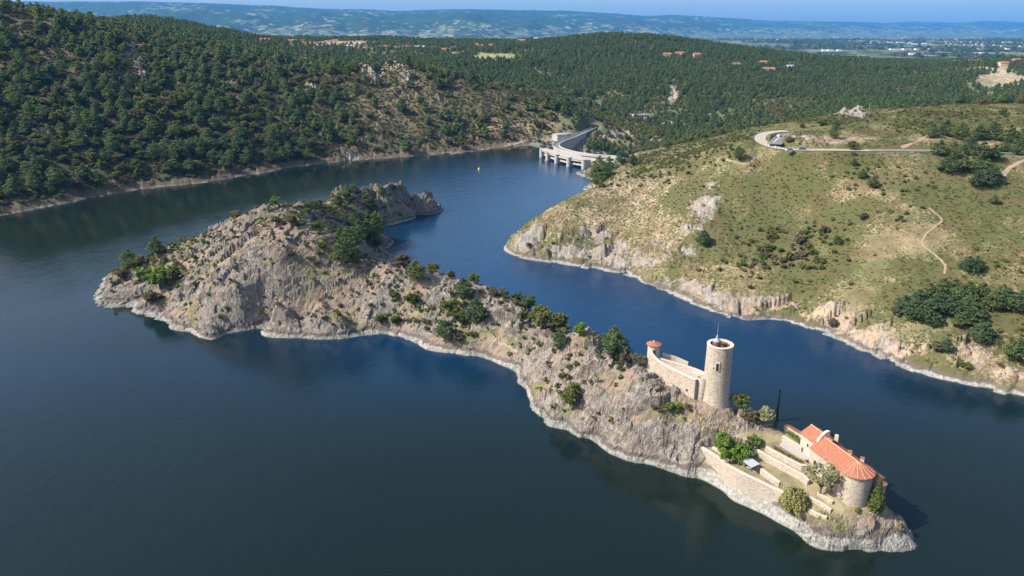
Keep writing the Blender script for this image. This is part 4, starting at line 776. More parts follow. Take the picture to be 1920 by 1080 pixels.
# --- trees and bushes of the island, one by one
ISL = [(300, 540, .85, 'broad', 'fresh', 'bright green bushy tree at the left tip of the island'), (275, 525, .6, 'broad', 'fresh', 'second bright green tree left of the bushy one'), (325, 530, .55, 'broad', None, 'dull green tree right of the bright tip trees'), (245, 505, .5, 'pine', None, 'dark low pine at the far left shore of the island'), (232, 522, .5, 'broad', None, 'small tree over the left tip rocks'), (262, 500, .5, 'broad', None, 'olive tree behind the left tip'), (295, 480, .55, 'pine', None, 'low pine halfway up the left shore slope'), (278, 578, .35, 'broad', None, 'bush tree on the lowest left rocks'), (292, 588, .4, 'broad', None, 'brown green bush tree by the left waterline'), (365, 488, .3, 'broad', None, 'small bush tree on the left slab edge'),
       (516, 384, .42, 'broad', 'fresh', 'round green tree on the very top of the island hill'), (443, 402, .4, 'broad', None, 'green tree on the left shoulder of the island hill'), (547, 420, .45, 'broad', None, 'dark bush tree under the summit'), (518, 418, .35, 'broad', None, 'small bush left under the summit'), (600, 428, .4, 'broad', None, 'low bush tree right of the summit slabs'), (545, 480, .32, 'broad', None, 'small bush in the middle of the bare hill'), (366, 541, .25, 'broad', None, 'tiny shrub low on the grey slabs'), (604, 465, .3, 'broad', None, 'tiny shrub on the brown hill flank'),
       (655, 470, .72, 'pine', None, 'tall pine on the right flank of the hill'), (640, 495, .65, 'pine', None, 'pine lowest on the right flank of the hill'), (672, 455, .7, 'pine', None, 'pine in the middle of the flank group'), (690, 450, .75, 'pine', None, 'pine nearest the inlet on the flank'), (703, 440, .8, 'pine', None, 'tall dark pine above the inlet'), (665, 430, .6, 'pine', None, 'pine high on the flank group'), (705, 465, .7, 'pine', None, 'dark pine at the saddle rocks'), (665, 495, .5, 'pine', None, 'short pine below the flank group'), (640, 455, .5, 'pine', None, 'pine at the left edge of the flank group'), (712, 425, .6, 'pine', None, 'pine farthest along the inlet'), (690, 425, .6, 'pine', None, 'pine behind the flank group'),
       (650, 372, .6, 'pine', None, 'dark pine behind the first rear crag'), (690, 382, .65, 'pine', None, 'dark pine between the rear crags'), (635, 388, .5, 'pine', None, 'pine at the foot of the rear crag'), (700, 398, .55, 'pine', None, 'pine low on the rear islet slope'), (600, 380, .4, 'broad', None, 'pale bush tree left of the rear crags'), (662, 362, .45, 'pine', None, 'small pine on top of the rear crags'), (740, 356, .35, 'broad', None, 'small tree on the rear ridge'), (716, 372, .45, 'pine', None, 'pine right of the rear gap'),
       (755, 500, .65, 'broad', None, 'olive tree on the ridge beside the inlet'), (782, 528, .62, 'pine', None, 'dark pine on the ridge left of the bare crest'), (810, 505, .6, 'broad', None, 'green tree behind the ridge crest'), (778, 510, .55, 'broad', None, 'green tree just behind the crest pine'), (845, 512, .38, 'broad', None, 'small round tree on the bare crest'), (775, 570, .6, 'broad', None, 'green tree in the hollow before the crest'), (740, 560, .4, 'broad', None, 'bush tree on the dark cliff'), (715, 610, .4, 'broad', None, 'bush low over the dark cliff'), (745, 605, .5, 'broad', None, 'green bush by the lower cliff'),
       (890, 528, .5, 'broad', None, 'pale green tree on the middle ridge'), (870, 560, .58, 'pine', None, 'dark pine on the middle slope'), (845, 585, .55, 'broad', None, 'green tree left below the middle pine'), (865, 605, .6, 'broad', None, 'leafy tree of the middle slope group'), (893, 605, .65, 'pine', None, 'dark pine right in the middle slope group'), (835, 645, .55, 'pine', None, 'dark cone shaped pine above the near shore'), (862, 640, .4, 'broad', None, 'bush beside the shore pine'), (945, 548, .5, 'broad', None, 'dull green tree behind the middle ridge'), (968, 558, .4, 'broad', None, 'small tree left of the big ridge tree'), (925, 556, .35, 'broad', None, 'small bush on the stony ridge path'),
       (990, 575, .55, 'broad', None, 'green tree left of the big domed tree'), (1022, 600, .88, 'broad', None, 'big domed tree on the ridge over the channel'), (1048, 612, .85, 'broad', None, 'big dark green tree right of the domed tree'), (980, 605, .4, 'broad', None, 'bush under the domed tree'), (1087, 628, .48, 'broad', 'fresh', 'small round tree left of the sharp crag'), (1050, 655, .42, 'pine', None, 'dark columnar juniper like tree on bare rock'), (1150, 648, .6, 'pine', None, 'leaning pine behind the grey crag'), (1160, 672, .7, 'pine', None, 'tall pine left of the red capped turret'), (1175, 668, .4, 'broad', None, 'brown bush by the turret rocks'), (1198, 680, .35, 'broad', None, 'low bush touching the turret foot'),
       (1067, 752, .68, 'broad', None, 'round dark green tree on the bare near slope'), (1066, 690, .25, 'bush', None, 'tiny bush pair upper one on the near rocks'), (1056, 708, .25, 'broad', None, 'tiny bush on the near rocks'),
       (1385, 752, .5, 'broad', None, 'green tree at the right foot of the round tower'), (1405, 765, .36, 'broad', None, 'small tree between the tower trees'), (1434, 790, .5, 'broad', 'palegreen', 'pale green tree over the grey crag by the cypress'), (1412, 780, .36, 'broad', None, 'olive tree left of the pale one'), (1415, 832, .32, 'broad', 'fresh', 'small bright bush on the terrace stones'), (1404, 838, .24, 'broad', None, 'dull bush beside the bright terrace bush'),
       (1484, 965, .26, 'broad', 'fresh', 'bright green bush under the willow'), (1606, 958, .14, 'broad', 'fresh', 'tiny green bush at the foot of the chateau apse'), (1690, 968, .2, 'broad', 'palegreen', 'pale shrub on the end rocks'), (1270, 765, .34, 'bush', 'fresh', 'green ivy bush below the castle wall'), (1258, 770, .3, 'broad', 'fresh', 'bright low bush left below the castle wall')]
for a, b, s, k, lf, lab in ISL:
    cand = march(Hi, [a] * 10, [b + q for q in (0, 3, 6, 10, -5, -10, 15, -16, 22, -24)], 150, 700)
    p = cand[int(np.argmax((cand[:, 2] > 3.2) & (cand[:, 2] < 48)))]
    e = put_tree(k, p - np.array((0, 0, .25)), s * (1.5 if k == 'pine' else 1.62) * (1.25 if a < 340 else 1) * (2.2 if k == 'bush' else 1), lab, None, sx=1.2)
    if lf:
        c = [q for q in e.children if q.name.startswith(('crown', 'foliage'))][0]; c.data = c.data.copy(); c.data.materials[0] = M[lf]
x = RNG.uniform(-235, 60, 9000); y = RNG.uniform(205, 570, 9000); z, rk = island_full(x, y); px, py, d = proj(x, y, z)
den = .30 + .5 * (1 - rk) + blobs(px, py, [(620, 395, 60, 18, .9), (670, 410, 50, 30, .8), (300, 480, 70, 25, .6), (330, 460, 40, 14, .6), (700, 560, 60, 40, .35), (870, 570, 60, 40, .45), (940, 570, 60, 20, .4), (1250, 770, 50, 14, .5), (1010, 640, 60, 30, .3), (740, 600, 50, 20, .5), (640, 520, 50, 50, .2)])
ok = (z > 3.8) & (RNG.uniform(size=len(x)) < den * .7); i = np.where(ok)[0]; s = RNG.uniform(.35, 1.0, len(i)) * np.where(RNG.uniform(size=len(i)) < .16, 1.9, 1)
scatter('scrub', np.c_[x[i], y[i], z[i] - .1], np.stack([s * 1.2, s * 1.2, s], 1), RNG.integers(0, 4, len(i)), HB_, lab='dry scrub and bramble between the island rocks')
x = RNG.uniform(-235, 60, 30000); y = RNG.uniform(205, 570, 30000); z, rk = island_full(x, y); px, py, d = proj(x, y, z)
den = .02 + .10 * (1 - rk) + blobs(px, py, [(610, 392, 70, 14, 1.0), (670, 412, 50, 24, .9), (570, 384, 30, 8, .8), (290, 490, 60, 28, .8), (330, 458, 40, 12, .7), (390, 440, 40, 6, .5), (720, 530, 50, 40, .45), (760, 600, 50, 24, .6), (860, 590, 60, 40, .7), (950, 560, 50, 14, .6), (880, 540, 60, 14, .4), (1010, 620, 50, 20, .5), (960, 640, 50, 20, .35), (1060, 680, 50, 40, .15), (1160, 690, 40, 20, .4), (1250, 770, 50, 10, .5), (640, 600, 40, 14, .4), (640, 370, 30, 10, .6), (700, 378, 90, 18, 1.0), (790, 372, 40, 12, .8), (600, 470, 60, 50, .25), (1420, 820, 30, 12, .5), (1370, 830, 30, 10, .3), (1100, 780, 50, 30, .2)])
ok = (z > 4.2) & (RNG.uniform(size=len(x)) < den * 1.0) & ~in_poly(x, y, ZW[0][0]); i = np.where(ok)[0]; i = i[thin(x[i], y[i], 1.5)]; s = RNG.uniform(.14, .36, len(i))
mass('island_bushes', np.c_[x[i], y[i], z[i] - .35, s], np.zeros(len(i), bool), 1.3, 'green and brown bushes between the island rocks')
label_all()
print('TREES', len(i), npn, nbr, len(rest_p), len(rest_b), NFOREST, NH)
# ------------------------------------------------------------------ solids
def zat(x, y, py):
    u, a, w = ray(960, py); return CAMZ + w * y / a
ORG = {}
class MB:
    def __init__(s): s.v = []; s.f = []
    def add(s, V, F): k = len(s.v); s.v += [tuple(map(float, q)) for q in V]; s.f += [tuple(i + k for i in f) for f in F]; return s
    def prism(s, poly, z0, z1):
        n = len(poly); z0 = z0 if hasattr(z0, '__len__') else [z0] * n; z1 = z1 if hasattr(z1, '__len__') else [z1] * n
        V = [(p[0], p[1], z0[i]) for i, p in enumerate(poly)] + [(p[0], p[1], z1[i]) for i, p in enumerate(poly)]
        return s.add(V, [tuple(range(n))[::-1], tuple(range(n, 2 * n))] + [(i, (i + 1) % n, n + (i + 1) % n, n + i) for i in range(n)])
    def box(s, c, sz, rz=0, z0=None):
        ca, sa = math.cos(rz), math.sin(rz); P4 = []
        for a, b in ((-1, -1), (1, -1), (1, 1), (-1, 1)):
            x, y = a * sz[0] / 2, b * sz[1] / 2; P4.append((c[0] + x * ca - y * sa, c[1] + x * sa + y * ca))
        return s.prism(P4, c[2], c[2] + sz[2])
    def lathe(s, c, prof, n=48, a0=0, a1=2 * math.pi, closed=True):
        m = len(prof); V = []; k = n if closed else n + 1
        for i in range(k):
            a = a0 + (a1 - a0) * i / n
            for r, z in prof: V.append((c[0] + r * math.cos(a), c[1] + r * math.sin(a), z))
        F = [(i * m + j, ((i + 1) % k) * m + j, ((i + 1) % k) * m + j + 1, i * m + j + 1) for i in range(n) for j in range(m - 1)]
        return s.add(V, F)
    def strip(s, pl, w, z0, z1, off=0):       # a wall along a polyline; z0, z1 lists or numbers
        n = len(pl); z0 = z0 if hasattr(z0, '__len__') else [z0] * n; z1 = z1 if hasattr(z1, '__len__') else [z1] * n; L = []; R = []
        for i in range(n):
            a, b = pl[max(i - 1, 0)], pl[min(i + 1, n - 1)]; dx, dy = b[0] - a[0], b[1] - a[1]; l = math.hypot(dx, dy) or 1; nx, ny = -dy / l, dx / l
            L.append((pl[i][0] + nx * (off + w / 2), pl[i][1] + ny * (off + w / 2))); R.append((pl[i][0] + nx * (off - w / 2), pl[i][1] + ny * (off - w / 2)))
        V = []; F = []
        for i in range(n): V += [(*R[i], z0[i]), (*L[i], z0[i]), (*L[i], z1[i]), (*R[i], z1[i])]
        for i in range(n - 1):
            a, b = 4 * i, 4 * i + 4
            for j in range(4): F.append((a + j, a + (j + 1) % 4, b + (j + 1) % 4, b + j))
        F += [(3, 2, 1, 0), (4 * n - 4, 4 * n - 3, 4 * n - 2, 4 * n - 1)]
        return s.add(V, F)
    def build(s, name, mat, parent=None, loc=None, smooth=False):
        if parent is not None and parent.type == 'EMPTY': L = parent.location; off = np.array((L[0], L[1], L[2]))
        elif parent is not None: off = ORG[parent.name]
        else: off = np.array(loc if loc is not None else (0, 0, 0), float)
        me = bpy.data.meshes.new(name); me.from_pydata([tuple(np.array(v) - off) for v in s.v], [], s.f); me.materials.append(mat)
        import bmesh
        bm = bmesh.new(); bm.from_mesh(me); bmesh.ops.recalc_face_normals(bm, faces=bm.faces); bm.to_mesh(me); bm.free()
        if smooth: me.polygons.foreach_set('use_smooth', [True] * len(me.polygons))
        o = link(name, me, parent, off if parent is None else None); ORG[o.name] = off; return o

# ------------------------------------------------------------------ the castle on the rock
tc = (64.4, 212.2)
t = empty('round_tower', (tc[0], tc[1], 16), 0, 'tall round stone keep tower with open top and thin mast', 'tower')
R0, R1, ZT = 4.0, 3.05, 37.9
MB().lathe(tc, [(5.2, 12), (4.75, 17.5), (4.3, 20), (4.05, 24), (R0 - .06, ZT - .4)], 72).build('wall', M['stone'], t, smooth=True)
MB().lathe(tc, [(R0 - .06, ZT - .4), (R0 + .05, ZT - .35), (R0 + .05, ZT), (R1, ZT), (R1, ZT - .5)], 72).build('rim', M['cap'], t)
MB().lathe(tc, [(R1, ZT - .5), (R1, ZT - 3.4), (0.01, ZT - 3.4)], 48).build('inner_wall', M['rust'], t)
st = (tc[0] - .9, tc[1] + .9)
MB().lathe(st, [(1.25, ZT - 3.4), (1.25, ZT + .5)], 32).build('stair_turret', M['rust'], t, smooth=True)
MB().lathe(st, [(1.3, ZT + .45), (1.35, ZT + .55), (.75, ZT + 1.15), (.25, ZT + 1.7), (.34, ZT + 1.95), (.3, ZT + 2.2), (.06, ZT + 2.5), (.01, ZT + 2.5)], 24).build('turret_cap', M['zinc'], t, smooth=True)
MB().lathe(st, [(.075, ZT + 2.4), (.06, ZT + 4.3), (.03, ZT + 6.6), (.01, ZT + 6.6)], 8).build('mast', M['metal'], t)
MB().box((tc[0] + .9, tc[1] + 1.7, ZT - 3.3), (1.4, 1.1, 1.7), .4).build('hatch', M['cap'], t)
wa = math.atan2(-tc[1], -tc[0]) - .05; wx, wy = tc[0] + 4.0 * math.cos(wa), tc[1] + 4.0 * math.sin(wa)
wz = zat(wx, wy, 695)
fr = MB().box((wx, wy, wz - .2), (.35, 1.25, 3.0), wa).build('window', M['cap'], t)
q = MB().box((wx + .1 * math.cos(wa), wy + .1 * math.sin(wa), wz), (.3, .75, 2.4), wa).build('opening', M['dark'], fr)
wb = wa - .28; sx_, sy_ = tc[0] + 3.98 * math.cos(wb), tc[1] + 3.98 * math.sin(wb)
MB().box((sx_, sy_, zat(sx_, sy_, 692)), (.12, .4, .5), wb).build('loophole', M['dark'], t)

uc = (47.5, 229.8)
t = empty('wall_turret', (uc[0], uc[1], 17), 0, 'slim stone turret with flat conical orange roof at the upper wall end', 'turret')
ZU = 30.0
MB().lathe(uc, [(2.25, 13), (2.1, 19), (1.95, ZU)], 48).build('wall', M['render'], t, smooth=True)
MB().lathe(uc, [(1.95, ZU - .1), (2.5, ZU + .05), (2.55, ZU + .2), (.5, ZU + 1.0), (.01, ZU + 1.1)], 48).build('roof', M['tile'], t)
MB().lathe(uc, [(.42, ZU + .95), (.3, ZU + 1.3), (.1, ZU + 1.5), (.01, ZU + 1.55)], 12).build('finial', M['zinc'], t)
da = math.atan2(-uc[1] - 0, -uc[0] + 30); dx_, dy_ = uc[0] + 1.95 * math.cos(da), uc[1] + 1.95 * math.sin(da)
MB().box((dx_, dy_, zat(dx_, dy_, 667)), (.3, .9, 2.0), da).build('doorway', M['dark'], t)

t = empty('curtain_wall', (52, 219, 14), 0, 'sloping stone castle wall between the capped turret and the keep', 'castle wall')
wl_ = spline([(46.0, 228.2, 28.2), (47.4, 225.2, 27.0), (49.6, 221.8, 26.35), (53.2, 216.6, 26.1), (57.6, 210.9, 26.1)], 5)
MB().strip(wl_, .9, 12.5, [q[2] for q in wl_]).build('outer_wall', M['stone'], t)
MB().strip(wl_, 1.15, [q[2] for q in wl_], [q[2] + .18 for q in wl_]).build('coping', M['cap'], t)
bk = spline([(49.0, 228.4, 25.6), (54.2, 225.2, 25.2), (59.5, 221.5, 24.9), (63.5, 216.6, 24.8)], 4)
MB().strip(bk, .9, 12.5, [q[2] for q in bk]).build('inner_wall', M['render'], t)
MB().strip(bk, 1.1, [q[2] for q in bk], [q[2] + .15 for q in bk]).build('coping', M['cap'], t)
MB().prism([tuple(q[:2]) for q in wl_] + [tuple(q[:2]) for q in bk[::-1]], 12.6, 23.6).build('court_floor', M['gravel'], t)
MB().strip([(50.6, 229.6), (55.0, 228.6), (58.6, 226.2)], .7, 13, [27.0, 26.0, 25.1]).build('gable_wall', M['render'], t)
MB().lathe((59.7, 212.3), [(1.9, 13), (1.65, 19), (1.6, 26.4), (1.2, 26.45), (1.1, 25.8), (.01, 25.8)], 28).build('corner_turret', M['stone'], t, smooth=True)
for fx_, pz in ((.36, 714), (.93, 732), (.52, 724)):
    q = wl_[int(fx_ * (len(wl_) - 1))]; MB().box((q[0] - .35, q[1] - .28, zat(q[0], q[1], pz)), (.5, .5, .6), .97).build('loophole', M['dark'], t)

# ------------------------------------------------------------------ the chateau in the garden
t = empty('chateau', hpt(5, 0, 9), 0, 'long stone chateau with orange tiled roof and rounded garden end', 'house')
HWD = 4.3; apse = [hpt(-HWD * math.sin(a), -HWD * math.cos(a)) for a in np.linspace(0, math.pi, 25)]
MB().prism([hpt(13.2, -HWD)] + apse + [hpt(13.2, HWD)], 2, 16.9).build('wall', M['stone'], t)
def roof_main():
    m = MB(); ev = 4.75; e0 = [hpt(13.4, -ev, 16.95)] + [hpt(-ev * math.sin(a), -ev * math.cos(a), 16.95) for a in np.linspace(0, math.pi, 29)] + [hpt(13.4, ev, 16.95)]
    e1 = [(a, b, c + .22) for a, b, c in e0]; r0 = hpt(13.4, 0, 19.7); r1 = hpt(.2, 0, 19.7); n = len(e0)
    V = e0 + e1 + [r0, r1]; F = [tuple(range(n))[::-1]] + [(i, i + 1, n + i + 1, n + i) for i in range(n - 1)] + [(n - 1, 0, n, 2 * n - 1)]
    F += [(n, n + 1, 2 * n + 1, 2 * n), (2 * n - 2, 2 * n - 1, 2 * n, 2 * n + 1), (n, 2 * n, 2 * n - 1)] + [(n + i, n + i + 1, 2 * n + 1) for i in range(1, n - 2)]
    return m.add(V, F)
rf = roof_main().build('roof', M['tile'], t)
def tube(a, b, r): V, F = limb(a, b, r, r, 6); return V, F
m = MB()
for a in np.linspace(.12, math.pi - .2, 8): m.add(*tube(hpt(.2, 0, 19.75), hpt(-4.7 * math.sin(a), -4.7 * math.cos(a), 17.2), .075))
m.add(*tube(hpt(13.4, 0, 19.75), hpt(.2, 0, 19.75), .14)); m.build('ridge_tiles', M['tileline'], rf)
for s_, t_, h_, w_ in ((5.6, 2.3, 1.5, .9), (1.8, 3.2, 1.5, .8)):
    MB().box(hpt(s_, t_, 17.2), (w_, w_, h_ + .4), -.3).build('chimney', M['cream'], rf)
    MB().box(hpt(s_, t_, 17.6 + h_), (w_ + .25, w_ + .25, .14), -.3).build('chimney_cap', M['tile2'], rf)
ang = math.atan2(HA[1], HA[0])
def hwin(s, zc, w, h, name='window', side=-1, mat='cap', half=HWD, sh=True, base=None):
    f = MB().box(hpt(s, side * half, zc), (w + .3, .22, h + .3), ang).build(name, M[mat], t)
    MB().box(hpt(s, side * (half + .06), zc + .15), (w, .2, h), ang).build('pane', M['glass'] if name == 'window' else M['dark'], f)
    if sh:
        for d in (-1, 1): MB().box(hpt(s + d * (w * .5 + .32), side * (half + .1), zc + .15), (.5, .1, h), ang).build('shutter', M['shutter'], t)
hwin(3.3, 12.7, .8, 1.7); hwin(2.9, 15.2, .6, .6, sh=False); hwin(8.2, 13.4, .8, 1.5); hwin(10.6, 12.2, .9, 2.1, 'door', sh=False)
# north block
MB().prism([hpt(11.5, -2.0), hpt(20.3, -2.0), hpt(20.3, 4.4), hpt(11.5, 4.4)], 2, 17.4).build('north_wall', M['render'], t)
MB().add([hpt(20.3, -2, 17.4), hpt(20.3, 4.4, 17.4), hpt(20.3, 1.2, 19.3), hpt(19.9, -2, 17.4), hpt(19.9, 4.4, 17.4), hpt(19.9, 1.2, 19.3)], [(0, 1, 2), (5, 4, 3), (0, 2, 5, 3), (1, 4, 5, 2), (0, 3, 4, 1)]).build('gable', M['render'], t)
A_ = [hpt(20.6, -2.5, 17.35), hpt(20.6, 1.2, 19.45), hpt(20.6, 4.9, 17.35), hpt(11.2, -2.5, 17.35), hpt(11.2, 1.2, 19.45), hpt(11.2, 4.9, 17.35)]; B_ = [(a, b, c + .22) for a, b, c in A_]
rn = MB().add(A_ + B_, [(0, 3, 4, 1), (1, 4, 5, 2), (6, 7, 10, 9), (7, 8, 11, 10), (0, 1, 7, 6), (1, 2, 8, 7), (3, 9, 10, 4), (4, 10, 11, 5), (0, 6, 9, 3), (2, 5, 11, 8)]).build('north_roof', M['tile'], t)
MB().add(*tube(hpt(20.6, 1.2, 19.7), hpt(13.4, 1.2, 19.7), .13)).build('ridge_tiles', M['tileline'], rn)
MB().box(hpt(12.6, 3.6, 18.0), (.9, .9, 2.1), -.3).build('chimney', M['cream'], rn)
hwin(17.0, 14.6, .7, 1.0, half=2.0, sh=False); hwin(14.9, 12.1, .9, 2.0, 'door', half=2.0, sh=False)
arc = [hpt(13.6, -1.9 + 3.6 * k / 12) for k in range(13)]; MB().strip(arc, .8, 16.8, [18.2 + 3.2 * math.sin(k / 12 * math.pi / 2 + .25) for k in range(13)]).build('firewall', M['cream'], t)
# low wing on the lake side
MB().prism([hpt(-3.2, 4.32), hpt(6, 4.32), hpt(6, 6.6), hpt(-3.2, 6.6)], 0, [15.9, 15.9, 15.0, 15.0]).build('lake_wing_wall', M['stone'], t)
MB().prism([hpt(-3.6, 4.40), hpt(6.2, 4.40), hpt(6.2, 7.0), hpt(-3.6, 7.0)], [15.95, 15.95, 15.0, 15.0], [16.2, 16.2, 15.25, 15.25]).build('lake_wing_roof', M['tile2'], t)
lc = hpt(-3.4, 5.9); MB().lathe(lc, [(1.2, 0), (1.2, 14.0)], 24).build('lake_turret', M['stone'], t, smooth=True)
MB().lathe(lc, [(1.2, 13.9), (1.5, 14.0), (.01, 14.9)], 24).build('turret_roof', M['tile'], t)
MB().prism([hpt(6, 4.32), hpt(11.4, 4.45), hpt(11.4, 5.4), hpt(6, 5.4)], 0, 15.2).build('lake_wing_wall', M['stone'], t)
MB().prism([hpt(6.25, 4.33), hpt(11.3, 4.46), hpt(11.3, 5.7), hpt(6.25, 5.7)], 15.25, [16.2, 16.2, 15.5, 15.5]).build('lake_wing_roof', M['tile2'], t)

t = empty('outbuilding', P(1490, 808, 13), 0, 'low narrow outbuilding with dull red roof left of the chateau', 'outbuilding')
oa, ob = np.array(hpt(20.6, 3.2)[:2]), np.array(P(1474, 795, 13.5)[:2]); od = (ob - oa) / np.linalg.norm(ob - oa); on = np.array((od[1], -od[0])) * .0 + np.array((.93, .36))
pl = [oa - on * 1.0, ob - on * .7, ob + on * .9, oa + on * 1.2]
MB().prism(pl, 5, [14.1, 13.5, 12.9, 13.3]).build('wall', M['render'], t)
MB().prism([oa - on * 1.25, ob - on * .95, ob + on * 1.2, oa + on * 1.5], [14.1, 13.5, 12.9, 13.25], [14.35, 13.75, 13.1, 13.5]).build('roof', M['tile2'], t)

# garden walls and terraces
def gwall(name, label, pl, z0, z1, w=.6, mat='stone2', cap=True, cat='garden wall'):
    c = pl[len(pl) // 2]; e = empty(name, (c[0], c[1], min(z0) if hasattr(z0, '__len__') else z0), 0, label, cat)
    MB().strip(pl, w, z0, z1).build('masonry', M[mat], e)
    if cap: zz = z1 if hasattr(z1, '__len__') else [z1] * len(pl); MB().strip(pl, w + .16, zz, [q + .12 for q in zz]).build('coping', M['cap'], e)
    return e
gz = [float(zat(q[0], q[1], c)) for q, (a, b, c) in zip(GWF, GW)]; gs = spline([(q[0], q[1], z) for q, z in zip(GWF, gz)], 4)
gwall('garden_wall', 'long tall battered stone wall along the shore below the garden', [tuple(q[:2]) for q in gs], 1.5, [float(max(7.6, q[2])) for q in gs], 1.1)
def lv(pts_, z): return [P(a, b, z)[:2] for a, b in pts_]
gwall('terrace_wall', 'lowest short terrace wall right of the metal pavilion', lv([(1427, 880), (1445, 893), (1462, 906)], 8.8), 6.5, 9.0)
gwall('terrace_wall', 'long middle terrace wall curving towards the pale tree', lv([(1421, 845), (1428, 850), (1465, 870), (1507, 893), (1516, 903)], 10.6), 8.0, 10.9)
gwall('terrace_wall', 'upper terrace wall under the long hedge', lv([(1437, 839), (1447, 845), (1475, 860), (1504, 874), (1513, 874)], 12.0), 10.0, 12.25)
gwall('terrace_wall', 'low wall between gravel court and green hedge', lv([(1467, 819), (1485, 829), (1504, 841)], 13.2), 11.5, 13.5)
def drape(px_list, fn): return [tuple(q) for q in march(fn, [a for a, b in px_list], [b for a, b in px_list], 150, 1100)]
for lab, pl in (('broken low wall left below the chateau apse', [(1533, 928), (1546, 936), (1561, 945)]), ('middle low wall of the lower garden under the apse', [(1517, 936), (1538, 947), (1558, 960)]), ('lowest low wall over the end rocks', [(1514, 958), (1530, 967), (1550, 974)]), ('short wall by the garden steps under the crag', [(1392, 842), (1405, 840), (1420, 838)]), ('short pale wall at the tree end of the shore walk', [(1336, 842), (1350, 850), (1356, 857)])):
    q = drape(pl, Hi); gwall('low_wall', lab, [a[:2] for a in q], [a[2] - .8 for a in q], [a[2] + .75 for a in q], .6)
cp = lv([(1470, 826), (1461, 834), (1470, 841), (1507, 862), (1522, 862), (1518, 852), (1503, 846)], 12.05)
tag(MB().prism(cp, 11.7, 12.12).build('gravel_court', M['gravel']), kind='structure')
# hedges
def hedge(pl, z, w, h, label, mat='fresh'):
    pl = np.array(pl); rng = np.random.default_rng(len(label)); C_ = []
    for a, b in zip(pl[:-1], pl[1:]):
        L = np.linalg.norm(b - a); n = int(L * w * h * 60); tt = rng.uniform(0, 1, n)[:, None]; q = a + (b - a) * tt; nn = np.array((-(b - a)[1], (b - a)[0])) / L
        q = q + nn * (rng.uniform(-.5, .5, n) * w)[:, None]; C_.append(np.c_[q, z + rng.uniform(.05, 1, n) ** .6 * h])
    V, F = rot_quads(np.concatenate(C_), .16, rng); c = V.mean(0); c[2] = z
    tag(link('hedge', mesh_np('hedge', V - c, F, M[mat]), None, c), label, 'hedge')
hedge(lv([(1449, 840), (1460, 846), (1480, 857), (1503, 869)], 12.0), 12.0, 1.0, .9, 'long clipped olive hedge edging the gravel court', 'broad')
hedge(lv([(1476, 812), (1488, 820), (1503, 832)], 13.2), 13.1, 1.7, 1.1, 'thick bright green hedge in front of the outbuilding')
# pavilion
pc = P(1402, 880, 7.2); t = empty('garden_pavilion', pc, 0, 'open garden shelter with flat grey metal roof on thin posts', 'pavilion')
ax_, ay_ = np.array((.42, -.91)), np.array((.91, .42)); pq = lambda a, b, z: (pc[0] + ax_[0] * a + ay_[0] * b, pc[1] + ax_[1] * a + ay_[1] * b, z)
MB().prism([pq(-2.9, -1.5, 0), pq(2.9, -1.5, 0), pq(2.9, 1.6, 0), pq(-2.9, 1.6, 0)], [9.8, 9.8, 10.2, 10.2], [9.9, 9.9, 10.3, 10.3]).build('roof', M['greysteel'], t)
for a in (-2.6, 2.6):
    for b in (-1.3, 1.4): MB().box(pq(a, b, 7.2), (.12, .12, 2.68 + (.25 if b > 0 else 0)), .4).build('post', M['metal'], t)
MB().box(pq(0, 0, 7.9), (1.9, .8, .07), -1.1).build('table_top', M['paleb'], t)
# special trees
def special(nm, parts, loc, mat, label, bark='bark', cat='tree', s=1.0):
    (cv, cf), (tv, tf) = parts; e = empty(nm, loc, 0, label, cat); e.scale = (s,) * 3
    link('crown', mesh_np(nm + '_crown', cv, cf, M[mat]), e); link('trunk', mesh_np(nm + '_trunk', tv, tf, M[bark]), e)
def cypress_parts(h, w, n, seed=3, leaf=.22):
    rng = np.random.default_rng(seed); t_ = rng.uniform(.02, 1, n); r = w * np.sin(np.clip(t_ * 1.05 + .08, 0, 1) ** .6 * math.pi) ** .7 * rng.uniform(.5, 1, n) * (1 - .35 * t_); a = rng.uniform(0, 6.3, n)
    return rot_quads(np.c_[r * np.cos(a), r * np.sin(a), t_ * h], leaf, rng, .3), limb((0, 0, -.5), (0, 0, h * .6), .15, .05)
cy = march(Hi, [1455], [792], 150, 400)[0]
special('cypress', cypress_parts(float(zat(cy[0], cy[1], 725) - cy[2]) * .97, 1.0, 2600), cy - np.array((0, 0, .3)), 'cypress', 'tall black green cypress standing alone over the water')
special('conifer', cypress_parts(9.6, 2.4, 2600, 5, .3), march(Hi, [1641], [955], 150, 400)[0] - np.array((0, 0, .3)), 'broad', 'narrow leafy tree against the shaded chateau end')
def willow_parts(seed=9):
    rng = np.random.default_rng(seed); C_ = []
    for i in range(120):
        a = rng.uniform(0, 6.3); r = 3.9 * rng.uniform(.1, 1) ** .6; z1 = 6.2 * (1 - (r / 4.6) ** 2.2) + .3; z0 = max(.5, z1 - rng.uniform(1.5, 3.2))
        n = 34; tt = rng.uniform(0, 1, n); C_.append(np.c_[r * math.cos(a) * (1 + .08 * (1 - tt)) + rng.normal(size=n) * .22, r * math.sin(a) + rng.normal(size=n) * .22, z0 + (z1 - z0) * tt])
    return rot_quads(np.concatenate(C_), .2, rng, .1), join([limb((0, 0, -.5), (.2, 0, 2.6), .4, .3), limb((.2, 0, 2.6), (1.6, 1, 4.6), .2, .07), limb((.2, 0, 2.6), (-1.5, -.4, 4.5), .2, .07)])
special('willow_tree', willow_parts(), march(Hi, [1488], [950], 150, 400)[0] - np.array((0, 0, .5)), 'willow', 'yellow green willow at the end of the shore walk', 'bark', 'tree', 1.0)
